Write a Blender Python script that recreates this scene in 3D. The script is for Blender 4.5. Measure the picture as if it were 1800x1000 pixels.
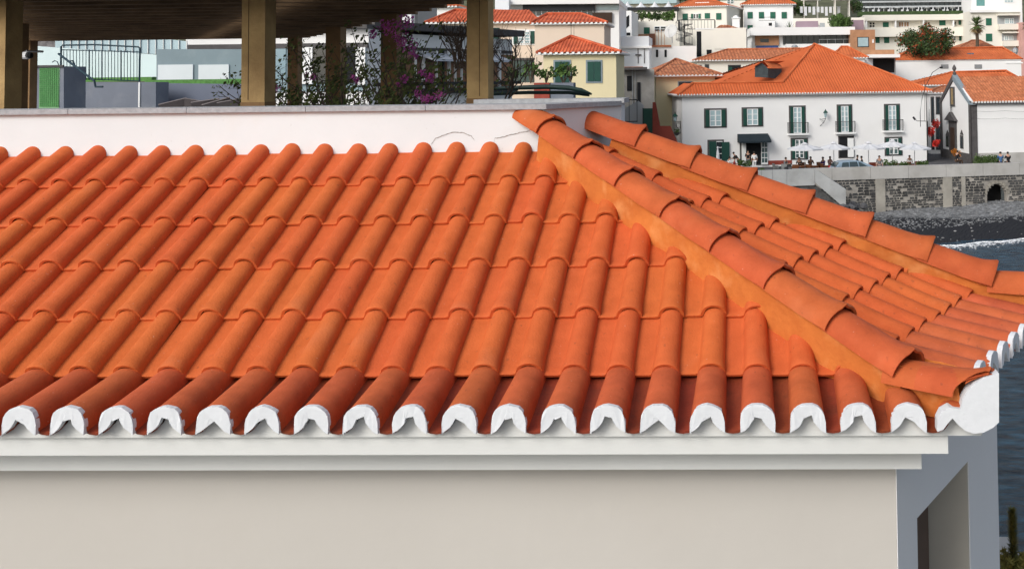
import bpy, bmesh, math, random
import numpy as np
from math import sin, cos, pi, radians, sqrt, atan2, tan
from mathutils import Vector, Matrix
random.seed(7)
sc = bpy.context.scene
for o in list(bpy.data.objects): bpy.data.objects.remove(o)
COL = sc.collection

# ------------------------------------------------------------------ camera
H = 12.2                                   # eye height above the sea
YAW, PITCH, ROLL = -0.0253132, -0.04280297, 0.0113138
FPX, CX, CY = 1820.3016, 1281.3891, 58.57256   # measured on an 1800 x 1000 photograph
def _rot():
    c, s = cos(YAW), sin(YAW); A = np.array([[c,-s,0],[s,c,0],[0,0,1]])
    c, s = cos(PITCH), sin(PITCH); B = np.array([[1,0,0],[0,c,-s],[0,s,c]])
    c, s = cos(ROLL), sin(ROLL); D = np.array([[c,0,-s],[0,1,0],[s,0,c]])
    return D @ B @ A
RM = _rot()
cam_d = bpy.data.cameras.new('camera'); cam = bpy.data.objects.new('camera', cam_d); COL.objects.link(cam)
cam_d.sensor_fit = 'HORIZONTAL'; cam_d.sensor_width = 36; cam_d.lens = FPX/1800*36
cam_d.shift_x = (900-CX)/1800; cam_d.shift_y = (CY-500)/1800
cam_d.clip_start = .1; cam_d.clip_end = 3000
right, fwd, up = RM[0], RM[1], RM[2]
M = Matrix.Identity(4)
for i in range(3):
    M[i][0], M[i][1], M[i][2] = right[i], up[i], -fwd[i]
M[2][3] = H
cam.matrix_world = M
sc.camera = cam

# ------------------------------------------------------------------ world, sun, exposure
SUN_EL, SUN_AZ = radians(34), radians(214)     # azimuth clockwise from +Y: behind the camera, to the left
wd = bpy.data.worlds.new('World'); sc.world = wd; wd.use_nodes = True
nt = wd.node_tree; nt.nodes.clear()
wo = nt.nodes.new('ShaderNodeOutputWorld'); bg = nt.nodes.new('ShaderNodeBackground'); sk = nt.nodes.new('ShaderNodeTexSky')
sk.sky_type = 'NISHITA'; sk.sun_disc = False; sk.sun_elevation = SUN_EL; sk.sun_rotation = SUN_AZ
sk.air_density = 1.0; sk.dust_density = 3.0; sk.ozone_density = 1.0
bg.inputs['Strength'].default_value = .15
hsv = nt.nodes.new('ShaderNodeHueSaturation'); hsv.inputs['Saturation'].default_value = .55; nt.links.new(sk.outputs[0], hsv.inputs['Color']); nt.links.new(hsv.outputs[0], bg.inputs[0]); nt.links.new(bg.outputs[0], wo.inputs[0])
sl = bpy.data.lights.new('sun', 'SUN'); sl.energy = 1.5; sl.angle = radians(25); sl.color = (1, .98, .95)
so = bpy.data.objects.new('sun', sl); COL.objects.link(so)
sd = Vector((sin(SUN_AZ)*cos(SUN_EL), cos(SUN_AZ)*cos(SUN_EL), sin(SUN_EL)))
so.rotation_euler = sd.to_track_quat('Z', 'Y').to_euler(); so.location = (0, 0, 60)
sc.view_settings.view_transform = 'Standard'; sc.view_settings.look = 'None'
sc.view_settings.exposure = 0.13; sc.view_settings.gamma = 1
sc.view_settings.use_curve_mapping = False

# ------------------------------------------------------------------ helpers
def ray(x, y):
    return RM.T @ np.array([(x-CX)/FPX, 1, -(y-CY)/FPX])
def at(x, y, Y):
    "point at distance Y (metres ahead) seen at photograph pixel x, y"
    r = ray(x, y); r = r*Y/r[1]; return Vector((r[0], r[1], r[2]+H))
def atp(x, y, P, n):
    r = ray(x, y); n = np.array(n, float); P = np.array(P, float) - np.array([0,0,H])
    r = r*(n@P)/(n@r); return Vector((r[0], r[1], r[2]+H))
def link(o, parent=None):
    COL.objects.link(o)
    if parent is not None: o.parent = parent
    return o
def obj(name, me, m=None, parent=None, loc=None):
    if isinstance(me, bmesh.types.BMesh):
        b = me; me = bpy.data.meshes.new(name); b.to_mesh(me); b.free()
    if m is not None and len(me.materials) == 0: me.materials.append(m)
    o = link(bpy.data.objects.new(name, me), parent)
    if loc is not None: o.location = loc
    return o
def tag(o, label=None, cat=None, group=None, kind=None):
    if label: o['label'] = label
    if cat: o['category'] = cat
    if group: o['group'] = group
    if kind: o['kind'] = kind
    return o
def thing(name, label, cat, loc=(0,0,0), rz=0, group=None):
    o = link(bpy.data.objects.new(name, None)); o.location = loc; o.rotation_euler = (0,0,rz)
    o.empty_display_size = .2
    return tag(o, label, cat, group)
def copy_tree(o, parent=None):
    c = o.copy(); COL.objects.link(c)
    if parent is not None: c.parent = parent
    for ch in [k for k in bpy.data.objects if k.parent == o]: copy_tree(ch, c)
    return c
def smooth(b, ang=None):
    for f in b.faces: f.smooth = True
    if ang:
        for e in b.edges:
            if len(e.link_faces) == 2 and e.calc_face_angle(0) > ang: e.smooth = False
    return b
def bm(): return bmesh.new()
def box(b, x0, x1, y0, y1, z0, z1, Mx=None, mi=0):
    v = [b.verts.new((x, y, z)) for x in (x0, x1) for y in (y0, y1) for z in (z0, z1)]
    fs = [(0,1,3,2),(4,6,7,5),(0,4,5,1),(2,3,7,6),(0,2,6,4),(1,5,7,3)]
    for f in fs:
        q = b.faces.new([v[i] for i in f]); q.material_index = mi
    if Mx is not None: bmesh.ops.transform(b, matrix=Mx, verts=v)
    return v
def quad(b, *p):
    return b.faces.new([b.verts.new(q) for q in p])
def prism(b, pts, d):
    "polygon pts extruded by vector d"
    a = [b.verts.new(p) for p in pts]; c = [b.verts.new(Vector(p)+Vector(d)) for p in pts]
    b.faces.new(a); b.faces.new(c[::-1]); n = len(a)
    for i in range(n): b.faces.new((a[i], c[i], c[(i+1)%n], a[(i+1)%n]))
def tube(b, pts, r, n=6, r2=None, cap=True):
    pts = [Vector(p) for p in pts]; rings = []
    for i, p in enumerate(pts):
        t = (pts[min(i+1, len(pts)-1)] - pts[max(i-1, 0)]).normalized()
        a = t.orthogonal().normalized() if abs(t.z) > .99 else t.cross(Vector((0,0,1))).normalized()
        c = t.cross(a)
        rr = r if r2 is None else r + (r2-r)*i/(len(pts)-1)
        if isinstance(r, (list, tuple)): rr = r[i]
        rings.append([b.verts.new(p + a*rr*cos(2*pi*k/n) + c*rr*sin(2*pi*k/n)) for k in range(n)])
    for i in range(len(rings)-1):
        for k in range(n):
            b.faces.new((rings[i][k], rings[i][(k+1)%n], rings[i+1][(k+1)%n], rings[i+1][k]))
    if cap:
        b.faces.new(rings[0][::-1]); b.faces.new(rings[-1])
def lathe(b, prof, n=12, c=(0,0,0)):
    "prof: list of (radius, z)"
    c = Vector(c); rings = []
    for r, z in prof:
        rings.append([b.verts.new(c + Vector((r*cos(2*pi*k/n), r*sin(2*pi*k/n), z))) for k in range(n)])
    for i in range(len(rings)-1):
        for k in range(n):
            b.faces.new((rings[i][k], rings[i][(k+1)%n], rings[i+1][(k+1)%n], rings[i+1][k]))
    b.faces.new(rings[0][::-1]); b.faces.new(rings[-1])
def fixn(b):
    bmesh.ops.recalc_face_normals(b, faces=b.faces); return b

MATS = {}
def mat(name, c, rough=.8, var=.12, scale=3.0, bump=.0, bscale=40, rnd=0.0, c2=None, metal=0, stain=None, spots=None, spec=.3, band=None, mix=None):
    """procedural surface: base colour c mottled towards c2 (or lighter/darker by var), fine relief, per-object change"""
    if name in MATS: return MATS[name]
    m = bpy.data.materials.new(name); m.use_nodes = True; t = m.node_tree; N = t.nodes; K = t.links
    bs = N['Principled BSDF']; bs.inputs['Roughness'].default_value = rough; bs.inputs['Metallic'].default_value = metal
    bs.inputs['Specular IOR Level'].default_value = spec
    tc = N.new('ShaderNodeTexCoord')
    src = tc.outputs['Object']
    if rnd:
        oi = N.new('ShaderNodeObjectInfo'); mp = N.new('ShaderNodeVectorMath'); mp.operation = 'MULTIPLY_ADD'
        cr = N.new('ShaderNodeCombineXYZ'); K.new(oi.outputs['Random'], cr.inputs[0]); K.new(oi.outputs['Random'], cr.inputs[1])
        K.new(cr.outputs[0], mp.inputs[0]); mp.inputs[1].default_value = (31, 17, 0); K.new(src, mp.inputs[2]); src = mp.outputs[0]
    n1 = N.new('ShaderNodeTexNoise'); n1.inputs['Scale'].default_value = scale; n1.inputs['Detail'].default_value = 6; n1.inputs['Roughness'].default_value = .6
    K.new(src, n1.inputs['Vector'])
    rp = N.new('ShaderNodeValToRGB'); rp.color_ramp.elements[0].position = .32; rp.color_ramp.elements[1].position = .68
    lo = [x*(1-var) for x in c]; hi = [min(1, x*(1+var)) for x in (c2 or c)]
    rp.color_ramp.elements[0].color = (*lo, 1); rp.color_ramp.elements[1].color = (*hi, 1)
    if mix: rp.color_ramp.elements[0].position, rp.color_ramp.elements[1].position = mix
    K.new(n1.outputs[0], rp.inputs[0]); out = rp.outputs[0]
    if stain:
        sc_, sat, col = stain
        n2 = N.new('ShaderNodeTexNoise'); n2.inputs['Scale'].default_value = sc_; n2.inputs['Detail'].default_value = 8; K.new(src, n2.inputs['Vector'])
        r2 = N.new('ShaderNodeValToRGB'); r2.color_ramp.elements[0].position = .52; r2.color_ramp.elements[1].position = .72
        r2.color_ramp.elements[0].color = (0,0,0,1); r2.color_ramp.elements[1].color = (sat, sat, sat, 1); K.new(n2.outputs[0], r2.inputs[0])
        mx = N.new('ShaderNodeMix'); mx.data_type = 'RGBA'; K.new(r2.outputs[0], mx.inputs[0]); K.new(out, mx.inputs[6]); mx.inputs[7].default_value = (*col, 1); out = mx.outputs[2]
    if spots:
        for (sc_, lo_, hi_, amt, col) in spots:
            n2 = N.new('ShaderNodeTexNoise'); n2.inputs['Scale'].default_value = sc_; n2.inputs['Detail'].default_value = 4; K.new(src, n2.inputs['Vector'])
            mr_ = N.new('ShaderNodeMapRange'); mr_.inputs[1].default_value = lo_; mr_.inputs[2].default_value = hi_; mr_.inputs[4].default_value = amt; K.new(n2.outputs[0], mr_.inputs[0])
            mx = N.new('ShaderNodeMix'); mx.data_type = 'RGBA'; K.new(mr_.outputs[0], mx.inputs[0]); K.new(out, mx.inputs[6]); mx.inputs[7].default_value = (*col, 1); out = mx.outputs[2]
    if rnd:
        hs = N.new('ShaderNodeHueSaturation'); mr = N.new('ShaderNodeMapRange'); mr.inputs[3].default_value = 1-rnd; mr.inputs[4].default_value = 1+rnd
        K.new(oi.outputs['Random'], mr.inputs[0]); K.new(mr.outputs[0], hs.inputs['Value'])
        wn = N.new('ShaderNodeTexWhiteNoise'); wn.noise_dimensions = '1D'; K.new(oi.outputs['Random'], wn.inputs['W'])
        mh = N.new('ShaderNodeMapRange'); mh.inputs[3].default_value = .5-.012*rnd/.08; mh.inputs[4].default_value = .5+.008*rnd/.08
        K.new(wn.outputs[0], mh.inputs[0]); K.new(mh.outputs[0], hs.inputs['Hue'])
        K.new(out, hs.inputs['Color']); out = hs.outputs[0]
    K.new(out, bs.inputs['Base Color'])
    if bump:
        n3 = N.new('ShaderNodeTexNoise'); n3.inputs['Scale'].default_value = bscale; n3.inputs['Detail'].default_value = 5; K.new(src, n3.inputs['Vector'])
        bp = N.new('ShaderNodeBump'); bp.inputs['Strength'].default_value = bump; bp.inputs['Distance'].default_value = .01
        K.new(n3.outputs[0], bp.inputs['Height']); K.new(bp.outputs[0], bs.inputs['Normal'])
    MATS[name] = m; return m

TERRA = mat('terracotta', (.53,.113,.031), .74, .06, 9, .3, 90, rnd=.03, c2=(.55,.124,.036), stain=(5, .18, (.47,.10,.036)), spec=.12, spots=[(34,.66,.74,.45,(.20,.06,.03)),(3.2,.62,.80,.16,(.64,.27,.14)),(70,.70,.76,.5,(.62,.42,.32))])
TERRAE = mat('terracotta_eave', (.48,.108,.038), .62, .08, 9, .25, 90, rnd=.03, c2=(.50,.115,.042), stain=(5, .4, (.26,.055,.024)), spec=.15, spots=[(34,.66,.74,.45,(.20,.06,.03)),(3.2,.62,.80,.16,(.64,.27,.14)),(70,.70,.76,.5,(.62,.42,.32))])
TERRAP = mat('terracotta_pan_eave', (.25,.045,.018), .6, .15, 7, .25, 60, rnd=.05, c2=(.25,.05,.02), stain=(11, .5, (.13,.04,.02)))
TERRAH = mat('terracotta_hip', (.46,.100,.032), .7, .10, 6, .3, 60, rnd=.03, c2=(.48,.108,.036), stain=(4, .4, (.50,.13,.042)), spec=.12, spots=[(34,.66,.74,.45,(.20,.06,.03)),(3.2,.62,.80,.16,(.64,.27,.14)),(70,.70,.76,.5,(.62,.42,.32))])
MORT = mat('ochre_mortar', (.54,.150,.030), .85, .06, 5, .5, 30, c2=(.60,.19,.04), stain=(6, .6, (.72,.33,.12)), mix=(.4,.75))
WHITE = mat('white_plaster', (.80,.80,.79), .8, .03, 3, .1, 30)
PARA = mat('parapet_plaster', (.70,.735,.745), .85, .035, 1.1, .2, 18, stain=(1.3, .30, (.74,.62,.47)), spots=[(2.2,.60,.75,.35,(.62,.60,.57)),(40,.70,.76,.3,(.45,.42,.38))])
CAPW = mat('white_mortar_caps', (.66,.68,.70), .85, .05, 14, .22, 40, stain=(14, .35, (.55,.56,.58)))
COPE = mat('grey_stone_coping', (.36,.37,.385), .8, .15, 30, .3, 60)
BEIGE = mat('beige_wall_paint', (.50,.475,.435), .85, .025, .9, .25, 14, stain=(.8,.15,(.46,.41,.35)))
GREYW = mat('white_corner_wall', (.76,.755,.75), .85, .02, 1.2, .12, 60)
CORN = mat('cornice_paint', (.64,.65,.63), .7, .03, 2, .08, 50, stain=(2.5, .12, (.55,.54,.48)))
JAMB = mat('window_reveal', (.42,.40,.35), .85, .05, 3)
DARKB = mat('dark_brown_shutter', (.13,.09,.07), .7, .1, 5)
# ------------------------------------------------------------------ the house in front
W_ = .23; P_ = .4942784; PS = .3639882; AL = .4905661; X0 = -3.4604906; L_ = .4292811; B_ = .0686; HC = .0631
HP = Vector((.4859766, 5.2878044, H-1.5032495))           # where the hip passes the first course
YE, ZE, OE = 4.8325716, H-1.568476, .4776
NS = Vector((cos(AL), -sin(AL), 0)); SS = Vector((sin(AL), cos(AL), 0)); ZU = Vector((0,0,1))
CORNER = Vector((1.10, YE, ZE))
house = thing('white_house', 'low white and beige house in the foreground under the large orange tiled roof', 'house', (-1.5, 6.2, H-6))
HL = Vector(house.location)
def hobj(name, b, m, parent=None, label=None):
    "mesh given in world coordinates, hung under the house"
    fixn(b)
    bmesh.ops.translate(b, verts=b.verts, vec=-HL)
    o = obj(name, b, m, parent or house)
    if label: o['label'] = label
    return o
# profiles: (u, h); rib crown at u = 0, flat pan to its left
def prof_tile():
    pts = [(-.172, -.004), (-.15,-.004), (-.115, -.004), (-.080, -.003)]
    n = 12
    for i in range(n+1):
        a = pi - pi*i/n
        pts.append((.0635*cos(a), HC*sin(a)**.8 if sin(a) > 1e-6 else 0))
    pts[4] = (-.068, .002)
    pts.append((.0645, -.008))
    return pts
def prof_cover(w=.079, top=HC, n=12):
    pts = []
    for i in range(n+1):
        a = pi - pi*i/n
        pts.append((w*cos(a), -.012 + (top+.012)*sin(a)**.8 if sin(a) > 1e-6 else -.012))
    return [(-w-.004, -.05)] + pts + [(w+.004, -.05)]
def prof_pan(w=.062, n=8):
    return [(.115 + w*cos(pi + pi*i/n), .0 - .060*sin(pi*i/n)**.8 if 0 < i < n else .012) for i in range(n+1)]
def strip(prof, vs, thick=.012, back=.06, scale=None, nose=True):
    """tile mesh in (u, v, h); vs = [(v, lift, squeeze)], v=0 is the nose, v grows up the slope"""
    b = bm(); rows = []
    for v, lift, sq in vs:
        rows.append([b.verts.new((u*sq if abs(u) <= .09 else u, v, h*sq+lift)) for u, h in prof])
    for i in range(len(rows)-1):
        for k in range(len(prof)-1):
            b.faces.new((rows[i][k], rows[i][k+1], rows[i+1][k+1], rows[i+1][k]))
    if nose:
        v0, l0, s0 = vs[0]
        def inner(u, h, i):
            a = prof[max(i-1,0)]; c = prof[min(i+1,len(prof)-1)]
            t = Vector((c[0]-a[0], c[1]-a[1])).normalized(); return (u + t.y*thick, h - t.x*thick)
        inn = [inner(u, h, i) for i, (u, h) in enumerate(prof)]
        f0 = [b.verts.new((u, v0+.002, h*s0+l0)) for u, h in inn]
        f1 = [b.verts.new((u, v0+back, h*s0+l0-.004)) for u, h in inn]
        for k in range(len(prof)-1):
            b.faces.new((rows[0][k+1], rows[0][k], f0[k], f0[k+1]))
            b.faces.new((f0[k+1], f0[k], f1[k], f1[k+1]))
    fixn(b)
    smooth(b, radians(50)); return b
TV = [(0, .017, 1.07), (.012, .020, 1.09), (.045, .018, 1.05), (.09, .0155, 1.0), (.25, .008, .98), (L_+.03, .0, .95)]
tile_bm = strip(prof_tile(), TV)
tile_me = bpy.data.meshes.new('roof_tile'); tile_bm.to_mesh(tile_me); tile_me.materials.append(TERRA)
cover_v = lambda Lf: [(0, .0, 1.0), (.05, -.001, 1.0), (Lf*.5, -.004, .97), (Lf+.06, -.010, .93)]
def frame(o, u, v):
    "matrix taking tile (u, v, h) to house-local space"
    w = u.cross(v).normalized(); Mx = Matrix.Identity(4)
    for i in range(3): Mx[i][0], Mx[i][1], Mx[i][2], Mx[i][3] = u[i], v[i], w[i], o[i]-HL[i]
    return Mx
deck = bm()
def front_pt(X, k, h=0): return Vector((X, HP.y+k*L_*cos(P_)-h*sin(P_), HP.z+k*L_*sin(P_)+h*cos(P_)))
def side_pt(s, k, h=0): return HP + SS*s + NS*(-k*L_*cos(PS)+h*sin(PS)) + ZU*(k*L_*sin(PS)+h*cos(PS))
U1, V1 = Vector((1,0,0)), Vector((0, cos(P_), sin(P_)))
U2, V2 = SS.copy(), -NS*cos(PS) + ZU*sin(PS)
# hip line directions
NFp = Vector((0,-sin(P_),cos(P_))); NSp = NS*sin(PS)+ZU*cos(PS)
HD = NFp.cross(NSp).normalized(); HD = HD if HD.z < 0 else -HD       # downhill along the hip
HB = Vector((HD.x, HD.y, 0)).normalized(); HLAT = Vector((HB.y, -HB.x, 0)) # lateral; points to the front face side when x<0
if HLAT.x > 0: HLAT = -HLAT
HUP = HD.cross(HLAT); HUP = HUP if HUP.z > 0 else -HUP
CB = (CORNER-HP); CB.z = 0; CB.normalize(); CLAT = Vector((CB.y, -CB.x, 0)); CLAT = CLAT if CLAT.x < 0 else -CLAT
# second hip (on the far side of the side face)
S2, B2, K20, HZ2, LH, HZ, RH, DZ, T0 = 2.0353, -.11311, .57875, .30094, .43985, .29081, .128, .108, -.175226
def hip2_pt(k, dz=0): return side_pt(S2+B2*k, k) + ZU*dz
h2d = (hip2_pt(0)-hip2_pt(1)).normalized(); h2b = Vector((h2d.x, h2d.y, 0)).normalized(); h2lat = Vector((h2b.y, -h2b.x, 0))
if h2lat.dot(SS) > 0: h2lat = -h2lat              # points back onto the side face
roof_b = bm()
# boarded deck under the tiles
def poly(b, pts): b.faces.new([b.verts.new(p) for p in pts])
dk = -.05
hipK = lambda k: HP - HD*(k*L_*sin(P_)/-HD.z)
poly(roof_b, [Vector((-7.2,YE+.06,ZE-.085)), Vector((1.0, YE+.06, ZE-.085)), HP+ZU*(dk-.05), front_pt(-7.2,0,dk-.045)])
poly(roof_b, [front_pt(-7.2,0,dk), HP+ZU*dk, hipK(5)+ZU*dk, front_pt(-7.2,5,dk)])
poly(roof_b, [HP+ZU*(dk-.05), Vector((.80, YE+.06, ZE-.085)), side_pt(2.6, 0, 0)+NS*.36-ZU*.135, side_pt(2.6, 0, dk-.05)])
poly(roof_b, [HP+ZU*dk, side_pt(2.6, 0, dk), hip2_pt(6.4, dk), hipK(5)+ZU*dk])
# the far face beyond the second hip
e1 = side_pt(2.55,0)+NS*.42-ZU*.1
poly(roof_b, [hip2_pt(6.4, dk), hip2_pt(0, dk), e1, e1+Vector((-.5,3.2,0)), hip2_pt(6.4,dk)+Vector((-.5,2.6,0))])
roof = hobj('roof', roof_b, TERRAP)  # deck coloured dark brown for the shadow gap above the eave pans
def put_tile(name, me, o, u, v, m, cuts=(), j=1):
    Mx = frame(o, u, v)
    jit = Matrix.Translation((random.uniform(-.002,.002), random.uniform(-.006,.006), random.uniform(-.001,.002))) @ Matrix.Rotation(random.uniform(-.013,.013), 4, 'Z') @ Matrix.Rotation(random.uniform(-.006,.006), 4, 'X')
    if j: Mx = Mx @ jit
    use = []
    for P, n in cuts:
        Pl = P-HL
        ds = [(Mx @ vv.co - Pl).dot(n) for vv in me.vertices]
        if max(ds) < 0: return None
        if min(ds) < 0: use.append((Pl, n))
    if use:
        b = bm(); b.from_mesh(me); bmesh.ops.transform(b, matrix=Mx, verts=b.verts)
        for Pl, n in use:
            bmesh.ops.bisect_plane(b, geom=b.verts[:]+b.edges[:]+b.faces[:], plane_co=Pl, plane_no=n, clear_inner=True)
        if len(b.verts) < 4: b.free(); return None
        c = Mx.translation.copy(); bmesh.ops.translate(b, verts=b.verts, vec=-c)
        q = obj(name, b, m, roof); q.location = c; return q
    q = link(bpy.data.objects.new(name, me), roof); q.matrix_local = Mx; return q
# front face
for k in range(5):
    for i in range(-13, 20):
        put_tile('roof_tile', tile_me, front_pt(X0+i*W_, k), U1, V1, TERRA, [(HP, HLAT)])
S0 = .7619592
for k in range(7):
    for j in range(-18, 12):
        put_tile('roof_tile', tile_me, side_pt(S0+j*W_, k), U2, V2, TERRA, [(HP, -HLAT), (hip2_pt(0), h2lat)])
# eave course: deep barrel tiles, cover over pan, flatter slope
def eave_mesh(drop_run, drop):
    Lf = sqrt(drop_run**2+drop**2)
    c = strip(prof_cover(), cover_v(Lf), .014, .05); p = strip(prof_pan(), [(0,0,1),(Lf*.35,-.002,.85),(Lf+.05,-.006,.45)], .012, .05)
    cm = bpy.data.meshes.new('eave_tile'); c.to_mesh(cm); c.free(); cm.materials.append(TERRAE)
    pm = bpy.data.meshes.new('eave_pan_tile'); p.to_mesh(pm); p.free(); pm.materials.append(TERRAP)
    return cm, pm, Lf
def arch_mesh(seed=0):
    "white mortar filling the mouth of a cover tile, with a small opening"
    w, n = .079, 10
    outer = [(-w-.002, -.058), (-w-.001,-.012)] + [(w*cos(pi-pi*i/n), -.010+(HC+.006+.010)*sin(pi*i/n)**.8) for i in range(1, n)] + [(w+.001,-.012), (w+.002, -.058)]
    m_ = 5
    arc = [(.115-.100*cos(t)*1.0, .035-.098*sin(t)) for t in [radians(d) for d in (14, 27, 41, 55, 68)]]
    right = [(u, h) for u, h in arc][::-1]                 # from outside bottom inwards, rising
    inner = [(w-.002, -.062)] + right + [(.016, .016), (-.016, .016)] + [(-u, h) for u, h in right[::-1]] + [(-w+.002, -.062)]
    pts = outer + inner
    ra = random.Random(seed); pts = [(u+ra.uniform(-.0022,.0022), h+ra.uniform(-.0022,.0022)) for u, h in pts]; pts = [(u, h+(ra.uniform(-.012,.004) if abs(h-.016) < .004 else 0)) for u, h in pts]
    b = bm(); F = [b.verts.new((u, ra.uniform(-.002,.002), h)) for u, h in pts]; R = [b.verts.new((u, .03, h)) for u, h in pts]
    f = b.faces.new(F); b.faces.new(R[::-1]); n = len(pts)
    for i in range(n): b.faces.new((F[i], R[i], R[(i+1)%n], F[(i+1)%n]))
    bmesh.ops.triangulate(b, faces=[g for g in b.faces if len(g.verts) > 4])
    fixn(b)
    me = bpy.data.meshes.new('mortar_cap'); b.to_mesh(me); b.free(); me.materials.append(CAPW); return me
arch_mes = [arch_mesh(q) for q in range(9)]
def fill_mesh():
    "render filling the wall top between two pan tiles, set back behind the mouth"
    h_ = [(.1145,-.092),(.115,-.062),(.085,-.058),(.055,-.044),(.034,-.022),(.022,.0),(.018,.022)]
    pts = h_ + [(-u, h) for u, h in h_[::-1]]; b = bm(); F = [b.verts.new((u, .045, h)) for u, h in pts]; R = [b.verts.new((u, .075, h)) for u, h in pts]
    b.faces.new(F); b.faces.new(R[::-1])
    for i in range(len(pts)): b.faces.new((F[i], R[i], R[(i+1)%len(pts)], F[(i+1)%len(pts)]))
    bmesh.ops.triangulate(b, faces=[g for g in b.faces if len(g.verts) > 4]); fixn(b)
    me = bpy.data.meshes.new('eave_fill'); b.to_mesh(me); b.free(); me.materials.append(CORN); return me
fill_me = fill_mesh()
dropF = HP.z+.012-ZE; runF = HP.y-YE
cmF, pmF, LF = eave_mesh(runF, dropF)
VF = Vector((0, runF, dropF)).normalized()
for i in range(-13, 20):
    o = Vector((X0+i*W_, YE, ZE))
    cl = [(HP, CLAT)]
    if i < 20: put_tile('eave_tile', cmF, o, U1, VF, TERRAE, cl, j=0)
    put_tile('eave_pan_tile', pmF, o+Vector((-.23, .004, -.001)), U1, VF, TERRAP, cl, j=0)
    if i < 20: put_tile('eave_fill', fill_me, o, U1, Vector((0,1,0)), CORN, j=0)
    if i < 19: put_tile('mortar_cap', arch_mes[(i if 'VSd' not in globals() else j)*7 % 9], o+Vector((0,-.012,0)), U1, Vector((0,1,0)), CAPW, j=0)
VSd = (-NS*OE + ZU*dropF).normalized()
for j in range(-5, 8):
    o = HP + SS*(S0+j*W_) + NS*OE; o.z = ZE
    put_tile('eave_tile', cmF, o, U2, VSd, TERRAE, [(HP, -CLAT)])
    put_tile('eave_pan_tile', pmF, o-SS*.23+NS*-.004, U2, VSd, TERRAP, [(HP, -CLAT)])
    if j >= -1: put_tile('mortar_cap', arch_mes[(i if 'VSd' not in globals() else j)*7 % 9], o+NS*.012, U2, -NS, CAPW, j=0)
# hip tiles
def hip_mesh(DZ=DZ):
    n = 14; Lt = LH+.07; b = bm()
    prof = [(0, 1.0, 0.000), (.012, 1.025, .004), (.05, 1.0, .002), (.10, .96, -.006), (.19, .93, -.011), (.32, .91, -.012), (Lt, .87, -.014)]
    rows = []
    for v, r, lift in prof:
        row = []
        for i in range(n+1):
            a = pi*i/n
            u = -RH*r*cos(a); h = (DZ*r*sin(a)**.9 if 0 < i < n else 0) - DZ + lift
            if i == n//2 and v < .06: h += .016*(1-v/.06)
            row.append(b.verts.new((u, v, h)))
        rows.append(row)
    for i in range(len(rows)-1):
        for k in range(n): b.faces.new((rows[i][k], rows[i][k+1], rows[i+1][k+1], rows[i+1][k]))
    th = .90
    f0 = [b.verts.new((v.co.x*th, .003, -DZ+(v.co.z+DZ)*th-.001)) for v in rows[0]]
    f1 = [b.verts.new((v.co.x*th, .09, -DZ+(v.co.z+DZ)*th-.014)) for v in rows[0]]
    for k in range(n):
        b.faces.new((rows[0][k+1], rows[0][k], f0[k], f0[k+1])); b.faces.new((f0[k+1], f0[k], f1[k], f1[k+1]))
    fixn(b); smooth(b, radians(48))
    me = bpy.data.meshes.new('hip_tile'); b.to_mesh(me); b.free(); me.materials.append(TERRAH); return me
hip_me = hip_mesh(); hip_me2 = hip_mesh(.143)
hipU = -HLAT
for n_ in range(-1, 7):
    o = HP + HD*(T0+(n_-5)*LH) + HUP*HZ
    put_tile('hip_tile', hip_me, o, -HLAT, -HD, TERRAH, [(Vector((0,HP.y+4.95*L_*cos(P_)+.01,0)), Vector((0,-1,0)))] if n_ < 0 else ())
# the last one, flatter, towards the corner
tipA = HP + HD*(T0+1*LH) + HUP*(HZ-.02)
endc = at(1750, 651, YE-.02)
vdir = (tipA-endc).normalized(); ulat = vdir.cross(ZU).normalized()
if ulat.dot(-HLAT) < 0: ulat = -ulat
w_ = ulat.cross(vdir)
if w_.z < 0: ulat = -ulat
put_tile('hip_tile', hip_me, endc-vdir*.16, ulat, vdir, TERRAH, [(Vector((0,YE-.025,0)), Vector((0,1,0))), (endc+Vector((.012,0,0)), Vector((-1,-.05,0)))])
put_tile('hip_tile', hip_me, endc+vdir*.02-ZU*.004, ulat, vdir, TERRAH, [(Vector((0,YE-.025,0)), Vector((0,1,0))), (endc+Vector((.012,0,0)), Vector((-1,-.05,0)))])
dk2 = LH/sqrt(L_**2+B2**2)
h2up = h2d.cross(h2lat); h2up = h2up if h2up.z > 0 else -h2up
for n_ in range(0, 7):
    k = K20+(5-n_)*dk2
    put_tile('hip_tile', hip_me2, hip2_pt(k, HZ2), -h2lat if (-h2lat).cross(-h2d).z > 0 else h2lat, -h2d, TERRAH)
o2 = hip2_pt(K20-2*dk2, HZ2); 
a2 = hip2_pt(K20-dk2, HZ2-.02); fl = Vector((h2d.x, h2d.y, 0)).normalized()*.44 + Vector((0,0,-.02)); 
vd = (-fl).normalized(); ul = vd.cross(ZU).normalized(); ul = ul if ul.cross(vd).z > 0 else -ul
for q_ in (1, 2): put_tile('hip_tile', hip_me2, a2+fl*q_, ul, vd, TERRAH)
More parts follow.
